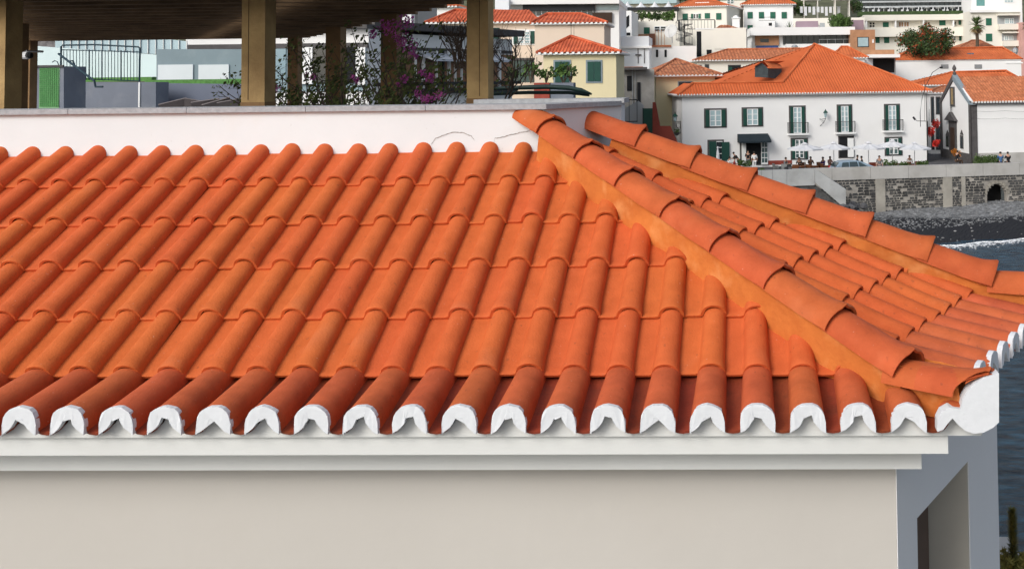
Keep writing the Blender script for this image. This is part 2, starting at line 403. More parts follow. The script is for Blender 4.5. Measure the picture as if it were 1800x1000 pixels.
# ochre mortar bed along both hips
def mortar(P0, d, upv, lat, t0, t1, name, hz, both=True, seed=1, far=.30, low=.23):
    rnd = random.Random(seed); b = bm(); n = int((t1-t0)/.022); grid = []
    ph = [rnd.uniform(0, 6.28) for _ in range(8)]
    def wob(t, q): return .010*sin(t*9+ph[0]+q*3)+.007*sin(t*23+ph[1]+q*5)+.004*sin(t*51+ph[2]-q*9)
    sides = (1, -1) if both else (1,)
    for sgn in sides:
        rows = []
        for i in range(n+1):
            t = t0+(t1-t0)*i/n; row = []
            C = P0 + d*t
            for q in range(7):
                f = q/6
                l = .098 + (far-.098)*f**.9 + wob(t, f)*.8*f
                hh = hz-DZ+.012 - (hz-DZ+.012+low)*(f**1.15) + .018*sin(pi*f) + wob(t*1.3+2, f)*(.3+f)
                row.append(b.verts.new(C + lat*sgn*l + upv*hh))
            rows.append(row)
        for i in range(n):
            for q in range(6): b.faces.new((rows[i][q], rows[i][q+1], rows[i+1][q+1], rows[i+1][q]))
    bmesh.ops.bisect_plane(b, geom=b.verts[:]+b.edges[:]+b.faces[:], plane_co=(0,YE+.02,0), plane_no=(0,1,0), clear_inner=True)
    bmesh.ops.bisect_plane(b, geom=b.verts[:]+b.edges[:]+b.faces[:], plane_co=(0,0,ZE-.03), plane_no=(0,0,1), clear_inner=True)
    fixn(b); smooth(b)
    return hobj(name, b, MORT, roof)
mortar(HP, HD, HUP, HLAT, -2.82, .30, 'mortar_bed', HZ, seed=3, far=.06)
E2 = Vector((CORNER.x, CORNER.y, ZE)); hd2 = (E2-HP).normalized(); 
hu2 = hd2.cross(CLAT); hu2 = hu2 if hu2.z > 0 else -hu2
mortar(HP, hd2, hu2, CLAT, .10, (E2-HP).length-.10, 'mortar_bed', HZ-.05, seed=5, far=.08, low=.13, )
mortar(hip2_pt(0), h2d, h2up, h2lat, -2.75, .1, 'mortar_bed', HZ2-.045, seed=8, far=.06)
mortar(hip2_pt(0)+Vector((0,0,-.03)), fl.normalized(), ZU, h2lat, -.05, .8, 'mortar_bed', HZ2-.08, seed=9, far=.07, low=.12)
# white plaster closing the end of the hip
pe = [(1648,759),(1648,738),(1655,724),(1669,716),(1689,719),(1692,703),(1700,688),(1713,674),(1730,664),(1756,656),(1756,742),(1745,752),(1729,760),(1712,762),(1697,757),(1685,747),(1674,735),(1667,743),(1658,755)]
b = bm(); prism(b, [at(x, y, YE-.035) for x, y in pe], (0,.07,0)); bmesh.ops.triangulate(b, faces=[f for f in b.faces if len(f.verts) > 4]); hobj('plaster_end', b, CAPW, roof)
# walls, cornices
wc = at(1577, 900, 5.2); wc.z = 0
zt = H-1.652; zb = 3.0
b = bm(); box(b, -7.2, wc.x-.004, 5.2, 5.45, zb, zt); hobj('front_wall', b, BEIGE)
b = bm(); c1 = at(1667, 797, 4.90); box(b, -7.2, c1.x, 4.90, 5.19, c1.z, zt); hobj('cornice', b, CORN)
b = bm(); c2 = at(1620, 824, 5.05); box(b, -7.2, c2.x, 5.05, 5.188, c2.z, c1.z-.002); hobj('cornice', b, CORN)
# side wall with the window recess (coordinates along SS and into the wall)
def sidebox(b, s0, s1, d0, d1, z0, z1):
    P = [Vector((wc.x,5.2,0)) + SS*s - NS*d for s in (s0, s1) for d in (d0, d1)]
    v = [b.verts.new((p.x, p.y, z)) for p in P for z in (z0, z1)]
    for f in [(0,1,3,2),(4,6,7,5),(0,4,5,1),(2,3,7,6),(0,2,6,4),(1,5,7,3)]: b.faces.new([v[i] for i in f])
lz = H-2.2725; s_a, s_b, s_e = .2836, 1.1827, 1.81
b = bm(); sidebox(b, 0, s_a, 0, .3, zb, zt); sidebox(b, s_b, s_e, 0, .45, zb, zt); sidebox(b, s_a, s_b, 0, .45, lz, zt)
hobj('side_wall', b, GREYW)
b = bm(); sidebox(b, s_a, s_b-.035, .24, .30, zb, lz+.02); hobj('shutter', b, DARKB)
b = bm(); sidebox(b, s_b-.034, s_b-.014, .26, .30, zb, lz+.02); hobj('shutter_gap', b, mat('gap_dark', (.01,.01,.01), .9, .1, 3))
b = bm(); sidebox(b, s_b-.002, s_b-.012, .004, .258, zb, lz-.003); hobj('window_reveal', b, JAMB)
e3 = Vector((wc.x,5.2,0))+SS*s_e
b = bm(); 
quad(b, (e3.x,e3.y,zb), (e3.x-1.0,e3.y+2.6,zb), (e3.x-1.0,e3.y+2.6,zt), (e3.x,e3.y,zt)); hobj('back_wall', b, GREYW)
# parapet and its copings
YP = HP.y+4.95*L_*cos(P_); pcx = at(956, 186, YP).x; ztop = H-.205; 
PC = Vector((pcx, YP, 0)); pe_t = .92
PEnd = PC + SS*pe_t
b = bm(); box(b, -9.0, pcx, YP, YP+.25, H-2.0, ztop)
hobj('parapet_wall', b, PARA)
b = bm(); v = [Vector((pcx, YP, 0)), PEnd, PEnd-NS*.25, PC+Vector((-.25,.01,0))]
prism(b, [(p.x, p.y+.001, H-2.0) for p in v], (0,0,ztop-.001-(H-2.0))); hobj('parapet_side_wall', b, GREYW)
b = bm(); xr = at(1092, 200, PEnd.y).x; xl = at(840, 180, PEnd.y).x; z2 = at(1085, 173, PEnd.y).z
box(b, xl, xr, PEnd.y-.01, PEnd.y+.22, H-2.0, z2-.035); hobj('terrace_wall', b, PARA)
b = bm(); box(b, xl-.02, xr+.03, PEnd.y-.05, PEnd.y+.26, z2-.035, z2); hobj('coping', b, COPE)
b = bm(); cz = .036
nseg = 9; xs = [-9+ (pcx+.02+9)*i/nseg for i in range(nseg+1)]
for i in range(nseg): 
    b = bm(); box(b, xs[i]+.002, xs[i+1]-.002, YP-.03, YP+.29, ztop, ztop+cz); bmesh.ops.bevel(b, geom=b.edges[:], offset=.004, segments=1); hobj('coping', b, COPE)
b = bm(); A0 = Vector((pcx+.022, YP-.03, 0)); A1 = PEnd+NS*.03; 
prism(b, [(p.x, p.y, ztop) for p in (A0, A1, A1-NS*.32, Vector((pcx-.25, YP+.02, 0)))], (0,0,cz-.001)); hobj('coping', b, COPE)
# the cracks in the plaster: thin open joints
def crack(pts, w=.006):
    b = bm(); P = []
    r = random.Random(4)
    for i in range(len(pts)-1):
        for q in range(5):
            f = q/5; x = pts[i][0]*(1-f)+pts[i+1][0]*f; y = pts[i][1]*(1-f)+pts[i+1][1]*f + r.uniform(-.7,.7)
            P.append(at(x, y, YP-.0025))
    P.append(at(*pts[-1], YP-.0025))
    for i in range(len(P)-1):
        ww = w*(.5+.5*abs(sin(i*1.3)))*.5; u = Vector((0,0,ww))
        quad(b, P[i]-u, P[i+1]-u, P[i+1]+u, P[i]+u)
    hobj('crack', b, mat('crack_shadow', (.30,.28,.26), .9, .1, 20))
crack([(757,256),(766,243),(780,238),(800,232),(815,234),(828,239),(834,247)])
crack([(868,252),(870,243),(886,241),(902,236),(916,233),(931,230)])
# ------------------------------------------------------------------ sea, beach, land
PZ = H-8.5                                  # level of the square
AW = radians(12); UW = Vector((cos(AW), sin(AW), 0)); NW = Vector((sin(AW), -cos(AW), 0))
def wall_at(x, y): return atp(x, y, WP, NW)
WP = at(1400, 297, 85); WZ = WP.z
def sea_mat():
    m = bpy.data.materials.new('sea_water'); m.use_nodes = True; t = m.node_tree; N = t.nodes; K = t.links; bs = N['Principled BSDF']
    bs.inputs['Roughness'].default_value = .2; bs.inputs['IOR'].default_value = 1.33
    tc = N.new('ShaderNodeTexCoord'); mp = N.new('ShaderNodeMapping'); mp.inputs['Scale'].default_value = (.6, 1.3, 1); mp.inputs['Rotation'].default_value = (0,0,.5)
    K.new(tc.outputs['Object'], mp.inputs[0])
    n = N.new('ShaderNodeTexNoise'); n.inputs['Scale'].default_value = 1.3; n.inputs['Detail'].default_value = 9; n.inputs['Roughness'].default_value = .62; n.inputs['Distortion'].default_value = .6
    K.new(mp.outputs[0], n.inputs['Vector'])
    bp = N.new('ShaderNodeBump'); bp.inputs['Strength'].default_value = 1; bp.inputs['Distance'].default_value = 1.6; K.new(n.outputs[0], bp.inputs['Height']); K.new(bp.outputs[0], bs.inputs['Normal'])
    n2 = N.new('ShaderNodeTexNoise'); n2.inputs['Scale'].default_value = 1.7; n2.inputs['Detail'].default_value = 6; K.new(mp.outputs[0], n2.inputs['Vector'])
    rp = N.new('ShaderNodeValToRGB'); rp.color_ramp.elements[0].color = (.006,.022,.045,1); rp.color_ramp.elements[1].color = (.06,.15,.23,1)  # light and dark blues stand in for wave glints
    rp.color_ramp.elements[0].position = .35; rp.color_ramp.elements[1].position = .7
    K.new(n2.outputs[0], rp.inputs[0]); K.new(rp.outputs[0], bs.inputs['Base Color']); return m
b = bm(); bmesh.ops.create_grid(b, x_segments=1, y_segments=1, size=700); o = obj('sea', b, sea_mat()); o.location = (300, 100, 0); tag(o, kind='structure')
# beach
def beach_mat():
    m = mat('beach_pebbles', (.17,.175,.18), .9, .35, 3, 1, 9, mix=(.3,.7)); t = m.node_tree; N = t.nodes; K = t.links; bs = N['Principled BSDF']
    src = bs.inputs['Base Color'].links[0].from_socket
    vo = N.new('ShaderNodeTexVoronoi'); vo.inputs['Scale'].default_value = 3.2; tc = N.new('ShaderNodeTexCoord'); K.new(tc.outputs['Object'], vo.inputs['Vector'])
    r = N.new('ShaderNodeValToRGB'); r.color_ramp.elements[0].color = (.5,.5,.5,1); r.color_ramp.elements[1].color = (1.6,1.6,1.6,1); K.new(vo.outputs['Color'], r.inputs[0])
    mx = N.new('ShaderNodeMix'); mx.data_type = 'RGBA'; mx.blend_type = 'MULTIPLY'; mx.inputs[0].default_value = 1; K.new(src, mx.inputs[6]); K.new(r.outputs[0], mx.inputs[7])
    # wet below the tide line (height above the water)
    sx = N.new('ShaderNodeSeparateXYZ'); K.new(tc.outputs['Object'], sx.inputs[0])
    nz = N.new('ShaderNodeTexNoise'); nz.inputs['Scale'].default_value = .5; K.new(tc.outputs['Object'], nz.inputs['Vector'])
    ad = N.new('ShaderNodeMath'); ad.operation = 'MULTIPLY_ADD'; ad.inputs[1].default_value = .25; K.new(nz.outputs[0], ad.inputs[0]); K.new(sx.outputs[2], ad.inputs[2])
    r2 = N.new('ShaderNodeValToRGB'); r2.color_ramp.elements[0].position = .86; r2.color_ramp.elements[1].position = .98; K.new(ad.outputs[0], r2.inputs[0])
    m2 = N.new('ShaderNodeMix'); m2.data_type = 'RGBA'; K.new(r2.outputs[0], m2.inputs[0]); m2.inputs[6].default_value = (.016,.017,.021,1); K.new(mx.outputs[2], m2.inputs[7])
    K.new(m2.outputs[2], bs.inputs['Base Color']); return m
BEACH = beach_mat()
def zsea(x, y): r = ray(x, y); r = r*(-H)/r[2]; return Vector((r[0], r[1], 0))
SH = [zsea(x, y) for x, y in ((1400,447),(1550,438),(1650,430),(1720,424.5),(1800,418),(1950,405))]
def shore(t):                                # t: 0..1 along the shore
    i = min(int(t*5), 4); f = t*5-i; return SH[i].lerp(SH[i+1], f)
b = bm(); nx_, ny_ = 120, 40; g = []
wb0, wb1 = wall_at(1360, 385), wall_at(1950, 340)
rr = random.Random(2)
for i in range(nx_+1):
    t = i/nx_; s = shore(t); w = wb0.lerp(wb1, t) - NW*.5; row = []
    d = (s-w); d.z = 0; d.normalize()
    s2 = s + d*4 - ZU*.7
    for j in range(ny_+1):
        f = j/ny_; p = s2.lerp(w, f); p.z = s2.z + (w.z-s2.z)*(f**.85) + .05*sin(p.x*.9+f*9)+ rr.uniform(-.03,.03)
        row.append(b.verts.new(p))
    g.append(row)
for i in range(nx_):
    for j in range(ny_): b.faces.new((g[i][j], g[i+1][j], g[i+1][j+1], g[i][j+1]))
fixn(b); tag(obj('beach', b, BEACH), kind='structure')
# pale pebbles and boulders scattered on the dark beach
def rock(b, c, r, rnd, sz=.6):
    v = bmesh.ops.create_icosphere(b, subdivisions=1, radius=1)['verts']
    a = rnd.uniform(0, 6); k = (r*rnd.uniform(.7,1.2), r*rnd.uniform(.7,1.2), r*sz*rnd.uniform(.7,1.1))
    for q in v:
        j = rnd.uniform(.82, 1.12); x, y, z = q.co.x*k[0]*j, q.co.y*k[1]*j, q.co.z*k[2]*j
        q.co = Vector((c[0]+x*cos(a)-y*sin(a), c[1]+x*sin(a)+y*cos(a), c[2]+z))
def beach_pt(t, f):
    s = shore(t); w = wb0.lerp(wb1, t) - NW*.5; d = (s-w); d.z = 0; d.normalize(); s2 = s + d*4 - ZU*.7
    p = s2.lerp(w, f); p.z = s2.z+(w.z-s2.z)*(f**.85) + .05*sin(p.x*.9+f*9); return p
b = bm(); b2 = bm(); rnd = random.Random(5)
for _ in range(70):
    p = beach_pt(rnd.uniform(.2, 1), .3+.65*rnd.random()**1.2); rock(b, p, rnd.choice((.05,.06,.07,.08,.08,.13)), rnd)
for _ in range(1800):
    p = beach_pt(rnd.uniform(.1, 1), rnd.uniform(.55, 1)); rock(b2, p, rnd.uniform(.06,.13), rnd)
tag(obj('pale_pebbles', b, mat('pale_pebble', (.24,.24,.24), .85, .3, 1.5)), 'pale pebbles scattered over the dark beach below the sea wall', 'pebbles', kind='stuff')
tag(obj('grey_pebbles', b2, mat('grey_pebble', (.16,.165,.17), .9, .4, 1.2)), 'grey stones covering the upper beach at the foot of the sea wall', 'stones', kind='stuff')
b = bm(); rnd = random.Random(6)
for _ in range(70):
    x = rnd.uniform(1385, 1500); p = wall_at(x, 372+ (x-1385)*.1); p += NW*rnd.uniform(.5, 5); p.z = rnd.uniform(1.0, 2.0); rock(b, p, rnd.uniform(.25,.6), rnd, .8)
tag(obj('boulders', b, mat('dark_boulder', (.09,.09,.095), .9, .4, 1.5)), 'dark boulders piled below the stepped concrete ramp', 'boulders', kind='stuff')
# surf
b = bm(); n = 260; rows = []; rnd = random.Random(9)
for i in range(n+1):
    t = i/n; s = shore(t); w = wb0.lerp(wb1, t); d = (s-w); d.z = 0; d.normalize()
    wd_ = .16+.12*sin(i*.21)+.12*sin(i*.57+1)+rnd.uniform(-.06,.06); of = .9+.25*sin(i*.11)+rnd.uniform(-.05,.05)
    rows.append([b.verts.new(s+d*(of+wd_*q)+ZU*(.01+.09*sin(pi*min(1,max(0,(q+1)/2)))*rnd.uniform(.5,1))) for q in (-1,-.5,0,.5,1)])
for i in range(n):
    for k in range(4): b.faces.new((rows[i][k], rows[i][k+1], rows[i+1][k+1], rows[i+1][k]))
for _ in range(500):
    t = rnd.random(); s = shore(t); w = wb0.lerp(wb1, t); d = (s-w); d.z = 0; d.normalize(); rock(b, s+d*(1.2+abs(rnd.gauss(0,.7)))+ZU*.02, rnd.uniform(.04,.11), rnd, .25)
tag(obj('surf', b, mat('foam', (.78,.8,.82), .9, .08, 6)), 'thin white line of foam where the sea meets the dark beach', 'foam', kind='stuff')
# hillside
PROF = [(30,-9.6),(60,-9.4),(92,-8.55),(112,-8.5),(140,-5),(170,-2),(200,1),(260,9),(350,24),(600,70),(900,110)]
def tz(Y):
    for (a, za), (c, zc) in zip(PROF, PROF[1:]):
        if Y <= c: return H + za + (zc-za)*max(0, (Y-a)/(c-a))
    return H+110
b = bm(); g = []
for i in range(41):
    x = -250+i*15; row = []
    for Y in (70,80,94,100,112,125,140,155,170,185,200,230,260,300,350,420,500,600,750,900):
        yy = Y + x*tan(AW) if Y < 95 else Y + x*tan(AW)*max(0, 1-(Y-95)/60)
        if x > -20 and Y < 94: yy = max(yy, WP.y+(x-WP.x)*tan(AW)+.4)
        row.append(b.verts.new((x, yy, tz(Y)-.12 if Y < 112 else tz(Y)+1.2*sin(x*.05+Y*.03))))
    g.append(row)
for i in range(40):
    for j in range(19): b.faces.new((g[i][j], g[i+1][j], g[i+1][j+1], g[i][j+1]))
smooth(b); tag(obj('hillside', b, mat('hill_ground', (.10,.105,.06), .95, .4, .15, 1, 2)), kind='structure')
# the square in front of the cafe
b = bm(); a0 = WP-UW*22; a1 = WP+UW*60
q = [a0-NW*.2, a1-NW*.2, a1-NW*34, a0-NW*34]
prism(b, [(p.x, p.y, PZ-.3) for p in q], (0,0,.3)); fixn(b)
tag(obj('square', b, mat('dark_paving', (.075,.075,.08), .85, .2, .6, .5, 12)), kind='structure')

# ------------------------------------------------------------------ sea wall
CONC = mat('concrete', (.42,.41,.39), .9, .12, .5, .3, 12, stain=(.7, .45, (.26,.25,.22)))
CONC2 = mat('concrete_ramp', (.36,.37,.37), .9, .14, .6, .3, 12, stain=(.9, .5, (.22,.22,.21)))
sw = thing('sea_wall', 'long stone sea wall with pale concrete parapet along the square', 'sea wall', WP-ZU*WP.z)
SWL = Vector(sw.location)
def wobj(name, b, m, parent=None, base=None):
    fixn(b); bmesh.ops.translate(b, verts=b.verts, vec=-(base or SWL)); return obj(name, b, m, parent or sw)
def wbox(b, u0, u1, d0, d1, z0, z1, U=UW, N=NW, P=None):
    P = P or Vector((WP.x, WP.y, 0))
    pts = [P+U*u-N*d for u in (u0,u1) for d in (d0,d1)]
    v = [b.verts.new((p.x,p.y,z)) for p in pts for z in (z0,z1)]
    for f in [(0,1,3,2),(4,6,7,5),(0,4,5,1),(2,3,7,6),(0,2,6,4),(1,5,7,3)]: b.faces.new([v[i] for i in f])
def wu(x, y): p = wall_at(x, y); return (p-WP).dot(UW), p.z
ctop, cbot = WZ, WZ-1.02
u0 = wu(1393, 300)[0]; panels = [u0]
while panels[-1] < 32: panels.append(panels[-1]+3.3)
for i in range(len(panels)-1):
    b = bm(); wbox(b, panels[i]+.012, panels[i+1]-.012, -.12, .28, cbot, ctop); bmesh.ops.bevel(b, geom=b.edges[:], offset=.02, segments=1)
    wobj('parapet_panel', b, CONC)
b = bm(); ua, _ = wu(1735, 340); ub, _ = wu(1770, 340); zar = wu(1750, 323)[1]
wbox(b, -10, ua, .0, .5, -.5, cbot-.004); wbox(b, ub, 40, .0, .5, -.5, cbot-.004)
n = 10; rad = (ub-ua)/2; zsp = zar-rad
for i in range(n):       # arch: wedge slabs above the opening
    a0_, a1_ = pi*i/n, pi*(i+1)/n; c_ = (ua+ub)/2
    x0_, x1_ = c_+rad*cos(a1_), c_+rad*cos(a0_); zz = zsp+rad*min(sin(a0_), sin(a1_))
    wbox(b, x0_, x1_, .0, .5, zz, cbot-.004)
wobj('wall_core', b, mat('lime_mortar', (.30,.28,.25), .95, .3, .8, .5, 10, stain=(.5,.5,(.16,.15,.14))))
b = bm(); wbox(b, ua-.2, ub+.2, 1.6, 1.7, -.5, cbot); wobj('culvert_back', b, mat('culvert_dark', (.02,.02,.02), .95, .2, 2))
b = bm()
for i in range(9):
    a_ = pi*(i+.5)/9; c_ = (ua+ub)/2; P = Vector((WP.x,WP.y,0))+UW*(c_+ (rad+.13)*cos(a_)) + ZU*(zsp+(rad+.13)*sin(a_))
    v = box(b, -.15,.15,-.06,.3,-.11,.11); R = Matrix.Rotation(AW,4,'Z') @ Matrix.Rotation(-(a_-pi/2),4,'Y'); bmesh.ops.transform(b, matrix=Matrix.Translation(P) @ R, verts=v)
wobj('arch_stones', b, mat('arch_stone', (.28,.26,.22), .9, .25, 2)).__setitem__('kind', 'stuff')
for x in (1547, 1665, 1693):
    b = bm(); uu = wu(x, 330)[0]; h_ = .42 if x < 1680 else .18
    wbox(b, uu-h_, uu+h_, -.10, 0, .3, cbot-.02); wobj('buttress', b, mat('old_render', (.33,.31,.27), .95, .2, .7, .4, 10))
b = bm(); rnd = random.Random(11); z = .9
while z < cbot-.1:
    u = -6 + rnd.random(); hh = rnd.uniform(.16,.28)
    while u < 36:
        ww = rnd.uniform(.22,.6)
        if not (ua-.25 < u+ww/2 < ub+.25 and z < zar+.25) and rnd.random() < .86:
            k = rnd.uniform(.0,.05); uu0, uu1, z0_, z1_ = u+.03, u+ww-.03, z+.02+rnd.uniform(0,.03), z+hh-.03
            P = Vector((WP.x,WP.y,0)); c0 = []
            for (q, r_) in ((uu0,z0_),(uu1,z0_+rnd.uniform(-.02,.03)),(uu1-rnd.uniform(0,.06),z1_),(uu0+rnd.uniform(0,.06),z1_-rnd.uniform(0,.03))):
                c0.append((q, r_))
            f = [b.verts.new(P+UW*q+NW*(.03+k)+ZU*r_) for q, r_ in c0]; bk = [b.verts.new(P+UW*q-NW*.02+ZU*r_) for q, r_ in c0]
            b.faces.new(f)
            for i in range(4): b.faces.new((f[i], bk[i], bk[(i+1)%4], f[(i+1)%4]))
        u += ww
    z += hh
wobj('wall_stones', b, mat('basalt_stone', (.055,.055,.055), .9, .5, .9, .6, 14, stain=(1.2,.5,(.17,.16,.14)))).__setitem__('kind', 'stuff')
# concrete ramp at the left end
rp_ = thing('beach_ramp', 'grey concrete ramp wall stepping down to the beach at the left of the sea wall', 'ramp', at(1432, 298, 82)-ZU*at(1432,298,82).z)
RL = Vector(rp_.location)
A_, B2_ = at(1300, 300, 81.0), at(1432.5, 297, 82.5)
def pobj(name, px, D, th, m, parent, L):
    b = bm(); prism(b, [at(x, y, D) for x, y in px], (0, th, 0)); bmesh.ops.triangulate(b, faces=[f for f in b.faces if len(f.verts) > 4]); fixn(b)
    bmesh.ops.translate(b, verts=b.verts, vec=-L); return obj(name, b, m, parent)
for xa, xb in ((1300,1338),(1338.5,1358),(1358.5,1383),(1383.5,1432)):
    f = lambda x: 300-(x-1332)*.03
    pobj('ramp_panel', [(xa,f(xa)),(xb,f(xb)),(xb,f(xb)+29),(xa,f(xa)+29)], 82.0, .35, CONC2, rp_, RL)
pobj('stair_parapet', [(1432.5,297),(1487,333),(1487,363),(1480,362),(1432.5,321)], 81.9, .5, CONC2, rp_, RL)
pobj('stone_base', [(1300,329),(1433,325),(1478,363),(1490,380),(1490,420),(1300,420)], 82.2, .3, mat('basalt_rubble', (.08,.08,.08), .95, .6, 1.3, 1, 6, stain=(1.6,.6,(.22,.21,.19))), rp_, RL)
# ------------------------------------------------------------------ town: shared materials
RF = mat('roof_orange', (.50,.115,.035), .8, .16, .7, .2, 6, c2=(.56,.15,.05), stain=(.35,.35,(.36,.09,.04)))
RF2 = mat('roof_aged', (.34,.10,.05), .85, .3, 1.6, .3, 6, c2=(.42,.17,.08), stain=(1.1,.6,(.13,.07,.05)))
RF3 = mat('roof_mixed', (.44,.13,.05), .85, .3, 2.6, .3, 6, c2=(.46,.17,.08), stain=(1.2,.5,(.24,.09,.05)))
WW = mat('white_wall', (.80,.80,.79), .85, .03, .3, .1, 4, stain=(.35,.12,(.62,.60,.56)))
WB = mat('white_wall_cool', (.74,.77,.80), .85, .03, .3, .1, 4, stain=(.35,.12,(.6,.6,.6)))
CR = mat('cream_wall', (.72,.66,.50), .85, .04, .4, .1, 4, stain=(.35,.25,(.58,.50,.36)))
YL = mat('yellow_wall', (.68,.60,.38), .85, .04, .4, .1, 4, stain=(.5,.2,(.55,.48,.32)))
PK = mat('peach_wall', (.70,.58,.47), .85, .05, .4, .1, 4, stain=(.4,.3,(.56,.46,.38)))
IV = mat('ivory_wall', (.77,.74,.66), .85, .03, .4, .1, 4, stain=(.4,.12,(.62,.58,.5)))
GRW = mat('grey_wall', (.34,.36,.37), .85, .06, .5, .1, 4)
BRK = mat('brick_orange_wall', (.42,.22,.12), .85, .15, 1.4, .3, 8)
GRN = mat('green_shutter_paint', (.012,.06,.045), .6, .1, 3)
GRN2 = mat('mid_green_shutter_paint', (.02,.12,.075), .6, .1, 3)
BSH = mat('brown_shutter_paint', (.30,.18,.11), .7, .1, 3)
STN = mat('dark_stone_trim', (.085,.08,.08), .85, .2, 3)
BLT = mat('bluegrey_trim', (.22,.27,.30), .8, .1, 3)
FRW = mat('white_window_paint', (.8,.81,.8), .6, .02, 3)
DRK = mat('dark_opening', (.012,.013,.015), .9, .2, 3)
GLS = mat('window_glass', (.045,.075,.075), .08, .3, .8, c2=(.10,.15,.15), spec=.8)
GLL = mat('pale_glass', (.35,.47,.50), .15, .15, .5, spec=.6)
GLD = mat('dark_glass', (.02,.03,.035), .08, .3, .6, spec=.8)
MTL = mat('dark_metal', (.02,.022,.025), .5, .1, 5, metal=.3)
MTW = mat('light_metal', (.5,.52,.53), .4, .1, 5, metal=.6)
WOOD_D = mat('dark_wood', (.05,.025,.015), .7, .3, 4)
CAN = mat('white_canvas', (.62,.63,.65), .9, .03, 2)
LEAF = mat('leaf_green', (.045,.085,.022), .7, .4, 4, rnd=0, c2=(.07,.12,.03))
LEAF2 = mat('leaf_dark', (.022,.045,.016), .7, .4, 4, c2=(.04,.07,.02))
LEAF3 = mat('leaf_bright', (.07,.14,.03), .7, .3, 4, c2=(.10,.18,.04))
BARK = mat('bark', (.09,.07,.05), .95, .3, 8, .5, 20)
PALMT = mat('dry_palm', (.30,.22,.11), .9, .3, 5)

def tiled(b, A, B, C, D, step=.3, amp=.055):
    "corrugated roof face: eave A-B, upper edge D-C; ribs run up the slope"
    A, B, C, D = map(Vector, (A, B, C, D)); e = B-A; Ln = e.length; e.normalize()
    nrm = e.cross((D if (D-A).length > .01 else C)-A); nrm.normalize(); nrm = nrm if nrm.z > 0 else -nrm
    up_ = nrm.cross(e); up_ = up_ if up_.z > 0 else -up_
    def c2(p): d = p-A; return d.dot(e), d.dot(up_)
    P = [c2(p) for p in (D, C)]; poly2 = [(0,0), P[0], P[1], (Ln,0)]
    def top(s):
        best = 0
        for (xa, ya), (xb, yb) in zip(poly2, poly2[1:]):
            if abs(xb-xa) < 1e-6: continue
            f = (s-xa)/(xb-xa)
            if -1e-6 <= f <= 1+1e-6: best = max(best, ya+(yb-ya)*f)
        return best
    n = max(2, int(Ln/step)); st = Ln/n
    prev = None
    for i in range(n):
        for q, h in ((0,0),(.18,.75),(.36,1),(.54,.75),(.72,0)):
            s = (i+q)*st; t = top(s)
            p0 = A+e*s+nrm*amp*h; p1 = A+e*s+up_*t+nrm*amp*h*(1 if t > .2 else 0)
            cur = (b.verts.new(p0), b.verts.new(p1))
            if prev: b.faces.new((prev[0], cur[0], cur[1], prev[1]))
            prev = cur
    t = top(Ln); cur = (b.verts.new(A+e*Ln), b.verts.new(A+e*Ln+up_*t)); b.faces.new((prev[0], cur[0], cur[1], prev[1]))

